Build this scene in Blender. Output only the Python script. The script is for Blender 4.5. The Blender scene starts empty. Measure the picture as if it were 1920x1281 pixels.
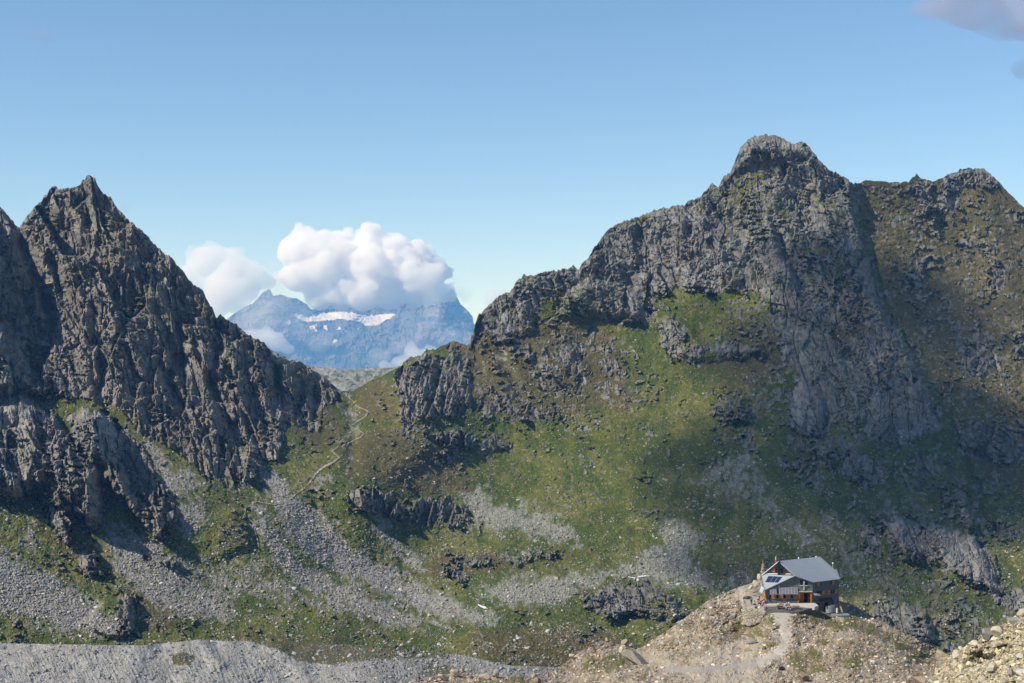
import bpy, math, random
import numpy as np

# ------------------------------------------------------------------ camera, sky, sun, exposure
sc = bpy.context.scene
F_PX = 2800.0                      # focal length of the photograph, in its own pixels (1920 wide)
PITCH = math.atan(40.5 / F_PX)     # camera looks down a little
cam_d = bpy.data.cameras.new('camera')
cam = bpy.data.objects.new('camera', cam_d)
sc.collection.objects.link(cam)
cam_d.sensor_width = 36.0
cam_d.lens = F_PX / 1920.0 * 36.0
cam_d.clip_start = 1.0
cam_d.clip_end = 120000.0
cam.location = (0, 0, 0)
cam.rotation_euler = (math.pi / 2 - PITCH, 0, 0)
sc.camera = cam

SUN = np.array([-0.68, -0.33, 0.66]); SUN /= np.linalg.norm(SUN)
SUN_EL = math.asin(SUN[2]); SUN_ROT = math.atan2(SUN[0], SUN[1])
w = bpy.data.worlds.new('World'); sc.world = w; w.use_nodes = True
nt = w.node_tree; nt.nodes.clear()
sky = nt.nodes.new('ShaderNodeTexSky'); sky.sky_type = 'NISHITA'; sky.sun_disc = False
sky.sun_elevation = SUN_EL; sky.sun_rotation = SUN_ROT
sky.altitude = 2600; sky.air_density = 1.3; sky.dust_density = 0.0; sky.ozone_density = 1.6
bg = nt.nodes.new('ShaderNodeBackground'); bg.inputs['Strength'].default_value = 0.104
wo = nt.nodes.new('ShaderNodeOutputWorld')
tcw = nt.nodes.new('ShaderNodeTexCoord'); mpw = nt.nodes.new('ShaderNodeMapping'); mpw.inputs['Location'].default_value = (0, 0, .05)   # thin mountain air: no yellow band at the horizon
nt.links.new(tcw.outputs['Generated'], mpw.inputs[0]); nt.links.new(mpw.outputs[0], sky.inputs[0]); hs = nt.nodes.new('ShaderNodeHueSaturation'); hs.inputs['Saturation'].default_value = 1.13; hs.inputs['Value'].default_value = 1.06
nt.links.new(sky.outputs[0], hs.inputs['Color']); nt.links.new(hs.outputs[0], bg.inputs[0]); nt.links.new(bg.outputs[0], wo.inputs[0])
sd = bpy.data.lights.new('sun', 'SUN'); sd.energy = 5.0; sd.angle = math.radians(0.53); sd.color = (1.0, 0.935, 0.83)
so = bpy.data.objects.new('sun', sd); sc.collection.objects.link(so)
from mathutils import Vector, Matrix, Euler
so.rotation_euler = Vector(SUN.tolist()).to_track_quat('Z', 'Y').to_euler()
sc.view_settings.view_transform = 'Standard'; sc.view_settings.look = 'None'
sc.view_settings.exposure = 0.4; sc.view_settings.gamma = 1.0
sc.cycles.use_denoising = True
sc.cycles.max_bounces = 32; sc.cycles.diffuse_bounces = 2; sc.cycles.glossy_bounces = 2
sc.cycles.volume_bounces = 28; sc.cycles.transparent_max_bounces = 16

# ------------------------------------------------------------------ geometry of the view: where a direction and a distance meet
CP, SP = math.cos(PITCH), math.sin(PITCH)
def world(px, py, Y):
    """point at northing Y seen at photo pixel (px, py); arrays or numbers"""
    a = (px - 960.0) / F_PX; b = (640.5 - py) / F_PX
    dy = CP + b * SP; dz = -SP + b * CP
    s = Y / dy
    return a * s, Y + 0 * a, dz * s
def W3(px, py, Y):
    x, y, z = world(px, py, Y); return Vector((x, y, z))

# ------------------------------------------------------------------ numpy noise
rs = np.random.RandomState(7)
PERM = rs.permutation(4096).astype(np.int64); G_A = rs.rand(4096) * 2 * np.pi
def _h(i, j, s=0):
    return PERM[(PERM[(i + s * 131) & 4095] + j) & 4095]
def perlin(x, y, s=0):
    xi = np.floor(x).astype(np.int64); yi = np.floor(y).astype(np.int64)
    xf = x - xi; yf = y - yi
    u = xf * xf * xf * (xf * (xf * 6 - 15) + 10); v = yf * yf * yf * (yf * (yf * 6 - 15) + 10)
    def g(i, j, dx, dy):
        a = G_A[_h(i, j, s)]; return np.cos(a) * dx + np.sin(a) * dy
    n00 = g(xi, yi, xf, yf); n10 = g(xi + 1, yi, xf - 1, yf)
    n01 = g(xi, yi + 1, xf, yf - 1); n11 = g(xi + 1, yi + 1, xf - 1, yf - 1)
    return ((n00 * (1 - u) + n10 * u) * (1 - v) + (n01 * (1 - u) + n11 * u) * v) * 1.5
def fbm(x, y, oct=4, s=0, gain=0.5, lac=2.03):
    r = 0; a = 1.0; t = 0
    for k in range(oct):
        r = r + a * perlin(x, y, s + k * 3); t += a; a *= gain; x = x * lac + 17.3; y = y * lac + 5.1
    return r / t
def ridged(x, y, oct=4, s=0, gain=0.5):
    r = 0; a = 1.0; t = 0
    for k in range(oct):
        r = r + a * (1 - 2 * np.abs(perlin(x, y, s + k * 3))); t += a; a *= gain; x = x * 2.07 + 3.7; y = y * 2.07 + 9.2
    return r / t
R1 = rs.rand(4096); R2 = rs.rand(4096); R3 = rs.randn(4096); R4 = rs.randn(4096); R5 = rs.randn(4096)
def facets(x, y, s=0, gx=1.0, gy=1.0, gc=0.3, by=0.0):
    """every cell of a jittered grid is a tilted plane: broken rock. returns height, cell random, edge distance"""
    xi = np.floor(x).astype(np.int64); yi = np.floor(y).astype(np.int64)
    b1 = np.full(x.shape, 9.0); b2 = np.full(x.shape, 9.0); H = np.zeros(x.shape); C = np.zeros(x.shape)
    for dx in (-1, 0, 1):
        for dy in (-1, 0, 1):
            h = _h(xi + dx, yi + dy, s)
            cx = xi + dx + 0.1 + 0.8 * R1[h]; cy = yi + dy + 0.1 + 0.8 * R2[h]
            ex = x - cx; ey = y - cy; d = ex * ex + ey * ey
            hh = R3[h] * gx * ex + (R4[h] * gy - by) * ey + R5[h] * gc
            m = d < b1
            b2 = np.where(m, b1, np.minimum(b2, d)); H = np.where(m, hh, H); C = np.where(m, R1[(h * 7 + 3) & 4095], C)
            b1 = np.where(m, d, b1)
    return H, C, np.sqrt(b2) - np.sqrt(b1)
def sstep(a, b, x):
    t = np.clip((x - a) / (b - a), 0, 1); return t * t * (3 - 2 * t)
def mix(a, b, t): return a + (b - a) * t

# ------------------------------------------------------------------ maps of the place: shapes drawn on a coarse chart, looked up by the terrain
MX0, MY0, MS, MW, MH = -320.0, 200.0, 3.0, 860, 400
GX, GY = np.meshgrid(MX0 + MS * np.arange(MW), MY0 + MS * np.arange(MH))
def sdf(poly, x=None, y=None):
    """signed distance to a polygon, positive inside"""
    x = GX if x is None else x; y = GY if y is None else y
    d = np.full(x.shape, 1e9); ins = np.zeros(x.shape, bool); n = len(poly)
    for i in range(n):
        ax, ay = poly[i]; bx, by = poly[(i + 1) % n]
        ex, ey = bx - ax, by - ay; L = ex * ex + ey * ey + 1e-9
        t = np.clip(((x - ax) * ex + (y - ay) * ey) / L, 0, 1)
        d = np.minimum(d, (x - ax - t * ex) ** 2 + (y - ay - t * ey) ** 2)
        c = ((ay > y) != (by > y)) & (x < (bx - ax) * (y - ay) / (by - ay + 1e-12) + ax)
        ins ^= c
    return np.where(ins, 1, -1) * np.sqrt(d)
def ldist(line, x=None, y=None):
    """distance to an open line, position along it 0..1, side (+ right of travel)"""
    x = GX if x is None else x; y = GY if y is None else y
    d = np.full(x.shape, 1e9); T = np.zeros(x.shape); S = np.zeros(x.shape); n = len(line) - 1
    for i in range(n):
        ax, ay = line[i]; bx, by = line[i + 1]; ex, ey = bx - ax, by - ay; L = ex * ex + ey * ey + 1e-9
        t = np.clip(((x - ax) * ex + (y - ay) * ey) / L, 0, 1)
        q = (x - ax - t * ex) ** 2 + (y - ay - t * ey) ** 2; m = q < d
        T = np.where(m, (i + t) / n, T); S = np.where(m, np.sign(-(ex * (y - ay) - ey * (x - ax))), S); d = np.where(m, q, d)
    return np.sqrt(d), T, S
def look(M, px, py):
    fx = np.clip((px - MX0) / MS, 0, MW - 1.001); fy = np.clip((py - MY0) / MS, 0, MH - 1.001)
    i = fx.astype(int); j = fy.astype(int); u = fx - i; v = fy - j
    return (M[j, i] * (1 - u) + M[j, i + 1] * u) * (1 - v) + (M[j + 1, i] * (1 - u) + M[j + 1, i + 1] * u) * v
def polys(lst, soft=6.0):
    """union of polygons [(weight, poly), ...] -> 0..weight map"""
    M = np.zeros(GX.shape)
    for wt, p in lst:
        M = np.maximum(M, wt * sstep(-soft, soft, sdf(p)))
    return M
def tps(pts, sm=0.0):
    """smooth surface through (px, py, value) points, on the chart"""
    P = np.array(pts, float); n = len(P); X = P[:, :2] / 500.0
    def U(r2): return 0.5 * r2 * np.log(r2 + 1e-12)
    D2 = ((X[:, None] - X[None]) ** 2).sum(2); K = U(D2) + np.eye(n) * sm
    Q = np.hstack([np.ones((n, 1)), X]); A = np.zeros((n + 3, n + 3)); A[:n, :n] = K; A[:n, n:] = Q; A[n:, :n] = Q.T
    c = np.linalg.solve(A, np.concatenate([P[:, 2], np.zeros(3)]))
    gx = GX[::4, ::4] / 500.0; gy = GY[::4, ::4] / 500.0
    Z = c[n] + c[n + 1] * gx + c[n + 2] * gy
    for i in range(n): Z = Z + c[i] * U((gx - X[i, 0]) ** 2 + (gy - X[i, 1]) ** 2)
    # back to the full chart
    jj = np.minimum(np.arange(MH) / 4.0, Z.shape[0] - 1.001); ii = np.minimum(np.arange(MW) / 4.0, Z.shape[1] - 1.001)
    j = jj.astype(int)[:, None]; i = ii.astype(int)[None]; v = (jj % 1)[:, None]; u = (ii % 1)[None]
    return (Z[j, i] * (1 - u) + Z[j, i + 1] * u) * (1 - v) + (Z[j + 1, i] * (1 - u) + Z[j + 1, i + 1] * u) * v

# ------------------------------------------------------------------ materials
def new_mat(name):
    m = bpy.data.materials.new(name); m.use_nodes = True
    b = m.node_tree.nodes['Principled BSDF']; return m, m.node_tree, b
def terrain_mat(name, sc1, sc2, amt=0.35, bump=0.4, rough=0.95):
    """ground colour per vertex (soil, grass, rock), broken up by noise in metres"""
    m, t, b = new_mat(name); N = t.nodes; L = t.links
    at = N.new('ShaderNodeAttribute'); at.attribute_name = 'ground'
    tc = N.new('ShaderNodeTexCoord')
    n1 = N.new('ShaderNodeTexNoise'); n1.inputs['Scale'].default_value = sc1; n1.inputs['Detail'].default_value = 5
    n2 = N.new('ShaderNodeTexNoise'); n2.inputs['Scale'].default_value = sc2; n2.inputs['Detail'].default_value = 3
    L.new(tc.outputs['Object'], n1.inputs['Vector']); L.new(tc.outputs['Object'], n2.inputs['Vector'])
    ad = N.new('ShaderNodeMath'); ad.operation = 'ADD'; L.new(n1.outputs[0], ad.inputs[0]); L.new(n2.outputs[0], ad.inputs[1])
    mr = N.new('ShaderNodeMapRange'); mr.inputs[1].default_value = 0.6; mr.inputs[2].default_value = 1.4
    mr.inputs[3].default_value = 1 - amt; mr.inputs[4].default_value = 1 + amt; L.new(ad.outputs[0], mr.inputs[0])
    mx = N.new('ShaderNodeVectorMath'); mx.operation = 'SCALE'; L.new(at.outputs['Color'], mx.inputs[0]); L.new(mr.outputs[0], mx.inputs['Scale'])
    L.new(mx.outputs[0], b.inputs['Base Color']); b.inputs['Roughness'].default_value = rough
    b.inputs['Specular IOR Level'].default_value = 0.15
    if bump:
        bp = N.new('ShaderNodeBump'); bp.inputs['Strength'].default_value = bump; bp.inputs['Distance'].default_value = 1.0 / sc2
        L.new(n2.outputs[0], bp.inputs['Height']); L.new(bp.outputs[0], b.inputs['Normal'])
    return m
def link_mesh(name, co, faces, mat, col=None, parent=None, smooth=False):
    """co (n,3), faces (m,k) arrays -> one mesh object"""
    me = bpy.data.meshes.new(name); co = np.asarray(co, np.float32); faces = np.asarray(faces, np.int32)
    me.vertices.add(len(co)); me.vertices.foreach_set('co', co.ravel())
    k = faces.shape[1]; me.loops.add(faces.size); me.loops.foreach_set('vertex_index', faces.ravel())
    me.polygons.add(len(faces)); me.polygons.foreach_set('loop_start', np.arange(0, faces.size, k, dtype=np.int32))
    me.update(calc_edges=True)
    if smooth: me.polygons.foreach_set('use_smooth', np.ones(len(faces), bool))
    else: me.polygons.foreach_set('use_smooth', np.zeros(len(faces), bool))
    if col is not None:
        a = me.color_attributes.new('ground', 'FLOAT_COLOR', 'POINT')
        c4 = np.ones((len(co), 4), np.float32); c4[:, :3] = col; a.data.foreach_set('color', c4.ravel())
    o = bpy.data.objects.new(name, me); sc.collection.objects.link(o)
    if mat: me.materials.append(mat)
    if parent: o.parent = parent
    return o
def grid_faces(nr, nc):
    i = np.arange(nr - 1)[:, None] * nc + np.arange(nc - 1)[None]
    return np.stack([i, i + nc, i + nc + 1, i + 1], -1).reshape(-1, 4)
def tag(o, label=None, cat=None, group=None, kind=None):
    if label: o['label'] = label
    if cat: o['category'] = cat
    if group: o['group'] = group
    if kind: o['kind'] = kind
    return o
# ------------------------------------------------------------------ the two mountains and the pass between them
SKY = [(-320,470),(-200,430),(-60,400),(-8,384),(2,390),(14,405),(30,424),(36,428),(50,408),(62,392),(78,376),(98,352),(104,349),(112,356),(128,354),(142,352),(148,348),(158,336),(163,330),(170,330),(178,336),(184,348),(196,364),(208,372),(220,392),(236,408),(262,430),(284,452),(306,474),(326,490),(342,508),(362,534),(370,538),(380,545),(386,562),(397,578),(406,597),(414,592),(428,602),(446,612),(466,628),(490,642),(500,648),(510,664),(522,672),(548,676),(566,682),(590,696),(612,712),(636,732),(644,738),(654,738),(668,730),(690,716),(712,706),(738,694),(752,686),(760,678),(768,670),(790,668),(800,656),(816,656),(832,646),(850,640),(866,644),(878,648),(881,642),(890,612),(897,592),(908,582),(930,560),(946,552),(958,546),(966,530),(982,516),(1000,519),(1020,511),(1050,507),(1076,500),(1084,506),(1098,488),(1106,478),(1116,462),(1140,432),(1170,414),(1190,410),(1210,402),(1240,392),(1282,386),(1296,374),(1310,374),(1326,356),(1336,344),(1346,352),(1356,334),(1369,326),(1378,302),(1386,280),(1404,260),(1426,253),(1450,254),(1474,264),(1484,270),(1496,266),(1508,268),(1524,284),(1536,302),(1556,320),(1570,326),(1584,334),(1602,345),(1624,338),(1650,340),(1690,342),(1704,340),(1718,328),(1732,338),(1752,340),(1776,330),(1796,320),(1820,316),(1846,318),(1870,338),(1896,366),(1920,388),(1980,430),(2060,470),(2260,520)]
DEP = [(-300,500,1020),(-100,430,1080),(0,400,1235),(80,380,1225),(165,330,1215),(250,440,1190),(345,520,1185),(400,595,1175),(520,670,1190),(640,730,1225),(700,706,1245),(100,600,1115),(200,600,1105),(350,700,1085),(450,750,1090),(550,780,1115),(-300,740,960),(0,740,1000),(150,780,985),(300,830,975),(460,900,965),(560,880,1005),(640,820,1095),(-300,900,840),(0,900,870),(200,950,865),(350,970,870),(500,980,900),(650,950,950),(680,880,1020),(-300,1050,740),(0,1050,780),(200,1080,790),(400,1080,825),(600,1090,860),(800,1120,860),(-300,1200,680),(0,1200,700),(300,1200,715),(600,1210,735),(900,1200,760),(0,1320,640),(600,1320,670),(1100,1320,700),(1600,1320,720),(2200,1320,740),
 (735,690,1245),(885,640,1290),(900,600,1310),(980,520,1345),(1100,490,1375),(1160,420,1435),(1290,385,1440),(1375,320,1462),(1440,255,1478),(1530,290,1470),(1600,345,1465),(800,780,1150),(950,720,1215),(1100,600,1335),(1250,545,1365),(1440,550,1340),(1600,600,1310),(800,900,1055),(950,850,1140),(1100,750,1215),(1250,750,1215),(1440,800,1165),(1600,800,1155),(1750,800,1150),(800,1000,975),(950,1000,970),(1100,930,1040),(1250,930,1030),(1440,950,1030),(1600,950,1030),(1750,950,1045),(1000,1100,865),(1200,1090,885),(1400,1080,910),(1600,1080,915),(1800,1080,930),(1200,1190,790),(1400,1200,795),(1700,1200,815),(1900,1200,830),(2200,1200,820),(1950,1000,1020),(2200,1000,1000),(1950,800,1200),(2200,800,1150),(1900,600,1350),(2200,500,1400),(1800,400,1480)]
DEP_R = [(1560,345,1610),(1600,345,1620),(1720,330,1700),(1820,318,1730),(1920,385,1690),(2260,500,1600),(1650,500,1520),(1900,500,1560),(2200,650,1430),(1700,650,1400),(1800,700,1370),(1950,700,1430),(1800,850,1270),(1900,900,1190),(2100,900,1150),(1850,1000,1090),(2000,1000,1050),(1950,1150,900),(1500,600,1450),(1500,900,1250)]
RMASK = [(1590,200),(1601,340),(1610,400),(1618,440),(1630,500),(1646,550),(1668,600),(1702,655),(1745,720),(1775,780),(1800,850),(1832,930),(1850,985),(1900,1050),(2500,1050),(2500,200)]

ROCK = [ # (how rocky, outline)
 (1.0,[(-400,300),(0,360),(165,300),(345,480),(405,570),(435,590),(520,650),(560,665),(600,690),(645,738),(632,760),(610,775),(596,800),(575,812),(545,800),(530,850),(512,868),(480,862),(486,884),(455,917),(430,912),(400,896),(372,880),(345,850),(320,845),(300,830),(262,812),(240,790),(215,762),(180,752),(130,748),(100,740),(60,740),(0,745),(-400,745)]),
 (1.0,[(-400,740),(0,745),(40,740),(70,760),(100,768),(118,800),(150,850),(190,880),(196,930),(194,980),(176,990),(150,975),(130,962),(100,940),(60,920),(45,945),(20,940),(0,915),(-400,880)]),
 (1.0,[(122,785),(150,765),(190,768),(215,788),(250,822),(275,850),(290,895),(335,935),(326,962),(308,980),(303,1012),(288,1004),(268,975),(250,962),(225,935),(200,905),(192,880),(165,860),(138,832)]),
 (1.0,[(93,958),(108,950),(125,965),(138,1000),(130,1030),(116,1005),(97,985)]),(.95,[(150,1046),(176,1036),(197,1072),(178,1080),(155,1072)]),(1.0,[(220,1118),(242,1113),(256,1140),(255,1190),(236,1188),(216,1160)]),
 (.8,[(255,1045),(275,1035),(290,1050),(270,1058)]),(.8,[(300,1055),(325,1052),(330,1066),(310,1064)]),
 (1.0,[(878,652),(884,600),(930,550),(975,505),(1080,485),(1110,455),(1160,405),(1290,370),(1330,340),(1370,310),(1390,260),(1440,240),(1500,255),(1540,300),(1602,340),(1612,400),(1618,440),(1590,470),(1560,430),(1535,460),(1550,520),(1530,560),(1530,600),(1500,650),(1470,620),(1440,560),(1400,545),(1350,545),(1290,545),(1245,560),(1215,600),(1180,608),(1150,605),(1105,590),(1075,592),(1060,600),(1042,586),(1030,560),(1010,566),(1015,600),(1008,625),(980,628),(950,645),(925,640),(905,625)]),
 (.8,[(1540,430),(1610,420),(1660,560),(1720,680),(1640,660),(1560,620),(1500,640),(1450,620),(1440,560),(1540,540)]),(1.0,[(1455,640),(1500,600),(1540,610),(1570,640),(1640,640),(1690,680),(1742,735),(1765,780),(1730,820),(1690,835),(1640,815),(1600,790),(1575,790),(1555,800),(1540,812),(1510,818),(1482,805),(1472,775),(1478,740),(1490,715),(1480,690)]),
 (1.0,[(738,700),(755,688),(768,672),(800,664),(822,672),(850,648),(870,665),(880,700),(886,740),(868,775),(840,782),(810,772),(790,790),(762,800),(748,788),(758,760),(742,735)]),
 (.95,[(655,928),(676,918),(700,918),(740,930),(756,945),(750,962),(770,985),(740,972),(705,965),(668,955)]),
 (.8,[(765,945),(800,935),(840,935),(870,950),(886,975),(862,1000),(835,985),(800,985),(775,970)]),
 (.85,[(835,1045),(870,1035),(900,1040),(925,1060),(890,1066),(855,1060)]),(.75,[(930,1045),(960,1032),(1010,1028),(1055,1030),(1040,1045),(990,1055),(950,1060)]),(.95,[(838,1066),(862,1068),(878,1085),(862,1096),(845,1080)]),
 (.85,[(795,812),(850,804),(890,826),(930,815),(956,835),(950,852),(900,852),(860,838),(815,832)]),
 (1.0,[(1090,1122),(1120,1112),(1150,1102),(1200,1096),(1235,1103),(1262,1118),(1288,1145),(1282,1164),(1250,1160),(1215,1150),(1185,1155),(1160,1150),(1145,1165),(1125,1150),(1100,1140)]),
 (.9,[(1230,600),(1258,590),(1285,612),(1278,650),(1330,640),(1420,648),(1445,665),(1390,672),(1330,660),(1300,680),(1262,678),(1240,650)]),
 (.85,[(1335,762),(1365,742),(1400,750),(1418,780),(1400,796),(1350,790)]),
 (.8,[(1520,840),(1560,820),(1600,835),(1640,870),(1625,905),(1590,900),(1550,880)]),
 (1.0,[(1655,985),(1680,968),(1720,962),(1760,985),(1800,992),(1840,1010),(1865,1050),(1890,1110),(1860,1120),(1810,1085),(1760,1052),(1700,1052),(1672,1020)]),
 (.95,[(1765,925),(1800,912),(1830,950),(1838,985),(1820,1000),(1795,975)]),(.8,[(1860,985),(1890,975),(1915,1000),(1890,1012),(1862,1008)]),
 (.8,[(1610,1000),(1640,990),(1665,1040),(1640,1040)]),(.7,[(1585,1005),(1600,1000),(1605,1020),(1590,1022)]),
 (.85,[(1600,1120),(1640,1100),(1680,1120),(1720,1140),(1760,1170),(1745,1200),(1790,1215),(1730,1225),(1680,1190),(1630,1160)]),
 (.8,[(1800,1180),(1830,1175),(1850,1190),(1840,1205),(1815,1200)]),(.85,[(1770,1150),(1800,1148),(1805,1165),(1780,1168)]),(.85,[(1850,1110),(1960,1080),(1990,1140),(1900,1150),(1860,1135)]),
 (.8,[(1700,345),(1718,322),(1745,345),(1755,400),(1735,395),(1715,375)]),(.9,[(1758,360),(1780,325),(1820,308),(1850,312),(1880,345),(1850,350),(1820,345),(1795,362),(1775,395),(1762,400)]),
 (.65,[(1830,460),(1860,450),(1890,500),(1880,560),(1860,560),(1840,510)]),(.6,[(1800,520),(1830,500),(1825,530)]),(.7,[(1860,560),(1900,600),(1930,680),(1900,650)]),
 (.75,[(1790,650),(1830,640),(1870,660),(1895,700),(1850,710),(1805,705)]),(.7,[(1690,520),(1730,500),(1740,530),(1710,545)]),(.8,[(1790,790),(1850,800),(1930,790),(2000,830),(1920,870),(1850,870),(1800,850)]),
 (.6,[(1760,560),(1780,540),(1790,590),(1770,600)]),(.6,[(1700,420),(1760,400),(1770,420),(1720,450)]),(.5,[(1640,400),(1680,390),(1690,420),(1650,420)]),
 (.55,[(1050,620),(1100,640),(1110,700),(1090,760),(1050,740),(990,720),(980,670)]),(.55,[(880,740),(930,760),(940,800),(900,790),(880,770)]),
 (.5,[(1110,640),(1180,650),(1190,700),(1130,720)]),(.5,[(1000,745),(1060,760),(1080,800),(1020,800),(960,790)]),(.5,[(1110,710),(1170,720),(1180,745),(1120,745)]),
 (.6,[(1370,800),(1420,810),(1430,850),(1390,850)]),(.5,[(1450,860),(1500,850),(1510,900),(1470,910)]),
]
GRASS_CUT = [ # grass and heath growing inside the rock faces
 (.9,[(165,420),(185,430),(205,470),(220,500),(200,505),(180,470)]),(.6,[(180,540),(240,560),(260,600),(200,600)]),(.85,[(410,650),(430,640),(470,660),(485,710),(440,740),(408,730)]),
 (.8,[(600,745),(632,750),(625,790),(605,785)]),(.8,[(535,700),(560,700),(565,740),(545,760)]),(.5,[(300,760),(340,800),(380,850),(330,840),(250,790)]),(.7,[(95,740),(130,760),(150,850),(118,810)]),
 (.85,[(525,770),(560,790),(560,850),(530,850),(515,800)]),(.8,[(0,940),(20,950),(60,990),(0,990)]),(.7,[(20,820),(60,835),(80,865),(30,860)]),
 (.85,[(1375,345),(1400,320),(1430,300),(1480,300),(1500,315),(1440,325),(1400,345)]),(.7,[(1300,375),(1350,360),(1380,390),(1350,410),(1300,400)]),(.8,[(1100,485),(1140,480),(1170,500),(1120,510)]),
 (.55,[(1540,450),(1570,440),(1600,470),(1620,560),(1650,620),(1600,640),(1560,600),(1540,520)]),(.7,[(1060,520),(1100,560),(1060,600),(1030,560)]),
 (.75,[(1240,500),(1260,540),(1300,550),(1250,600),(1225,560)]),(.7,[(930,570),(980,560),(1000,590),(960,620),(910,610)]),(.8,[(1480,690),(1500,690),(1530,740),(1500,735)]),(.6,[(780,790),(830,700),(850,690),(830,760)]),
 (.7,[(1450,370),(1500,390),(1560,420),(1500,420)]),(.6,[(1400,380),(1430,420),(1410,470),(1380,420)]),(.75,[(1555,700),(1640,690),(1600,730),(1580,770)]),
]
SCREE = [
 (1.0,[(470,885),(485,872),(520,890),(556,930),(590,958),(625,985),(665,1035),(715,1062),(760,1082),(805,1105),(870,1130),(935,1158),(905,1170),(840,1160),(780,1140),(720,1110),(640,1075),(590,1045),(548,1010),(520,960),(500,925)]),
 (.9,[(468,940),(486,935),(505,975),(545,1035),(600,1070),(680,1110),(740,1140),(850,1178),(740,1178),(640,1140),(560,1100),(505,1045),(478,990)]),
 (.75,[(330,940),(380,935),(385,985),(350,1010),(335,990)]),(.55,[(200,1010),(300,1015),(400,1060),(470,1040),(560,1110),(640,1150),(560,1140),(450,1110),(440,1150),(340,1165),(270,1130),(230,1080)]),
 (.9,[(-320,1000),(0,1030),(50,1060),(110,1085),(160,1115),(190,1140),(250,1200),(120,1185),(50,1160),(-320,1120)]),(.75,[(50,970),(70,1000),(60,1050),(40,1030)]),(.8,[(190,990),(215,970),(235,985),(300,1010),(320,1060),(400,1110),(450,1140),(430,1165),(330,1150),(260,1110),(215,1080),(195,1030)]),
 (.8,[(865,925),(900,918),(930,940),(985,948),(1050,968),(1080,995),(1095,1030),(1040,1015),(960,995),(905,1000),(880,965)]),(.7,[(600,890),(625,900),(600,920)]),
 (.85,[(1235,985),(1285,978),(1308,1010),(1300,1060),(1340,1105),(1260,1098),(1190,1080),(1130,1095),(1085,1110),(1040,1140),(960,1138),(890,1110),(940,1085),(1060,1078),(1150,1062),(1210,1045),(1250,1015)]),
 (.85,[(688,968),(720,978),(745,1010),(790,1050),(800,1075),(760,1060),(715,1010)]),(.5,[(650,745),(668,760),(672,800),(660,850),(662,920),(648,915),(646,850),(640,800)]),
 (.55,[(1290,900),(1420,820),(1430,900),(1480,960),(1560,1010),(1500,1040),(1420,960)]),(.6,[(1560,1010),(1620,1040),(1650,1080),(1780,1110),(1700,1110),(1600,1080)]),
 (.6,[(1420,1080),(1300,1080),(1320,1120),(1400,1100)]),(.75,[(320,860),(350,880),(330,905),(300,880)]),(.85,[(265,820),(340,880),(390,905),(345,935),(300,905)]),
 (.5,[(560,700),(640,735),(620,735),(570,705)]),
]
BROWN = [
 (.8,[(640,840),(700,800),(760,800),(860,860),(900,930),(800,930),(700,900),(650,900)]),(.9,[(880,1185),(960,1178),(1060,1175),(1160,1190),(1210,1210),(1120,1240),(1000,1260),(900,1245),(870,1215)]),
 (.7,[(560,690),(640,740),(640,850),(560,830),(520,780)]),(.7,[(660,730),(740,700),(760,800),(700,800),(660,780)]),(.75,[(820,640),(1000,600),(1150,620),(1200,760),(1000,800),(880,760)]),
 (.75,[(1600,330),(1950,330),(2200,500),(2200,1000),(1850,900),(1700,640)]),(.9,[(1540,430),(1640,560),(1750,720),(1700,700),(1560,660),(1520,560)]),(.8,[(230,1100),(320,1110),(330,1190),(200,1190)]),
 (.8,[(60,985),(110,980),(200,1030),(190,1090),(120,1040)]),(.7,[(420,1180),(700,1190),(700,1210),(420,1210)]),(.8,[(750,1080),(830,1040),(1100,1030),(1000,1060),(880,1090)]),(.8,[(1040,1120),(1130,1095),(1240,1092),(1150,1105),(1090,1125)]),
 (.7,[(1290,1060),(1400,1060),(1420,1090),(1330,1130)]),(.7,[(1400,600),(1500,640),(1440,740),(1300,700)]),(.6,[(400,980),(470,960),(480,1030),(420,1030)]),
]
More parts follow.
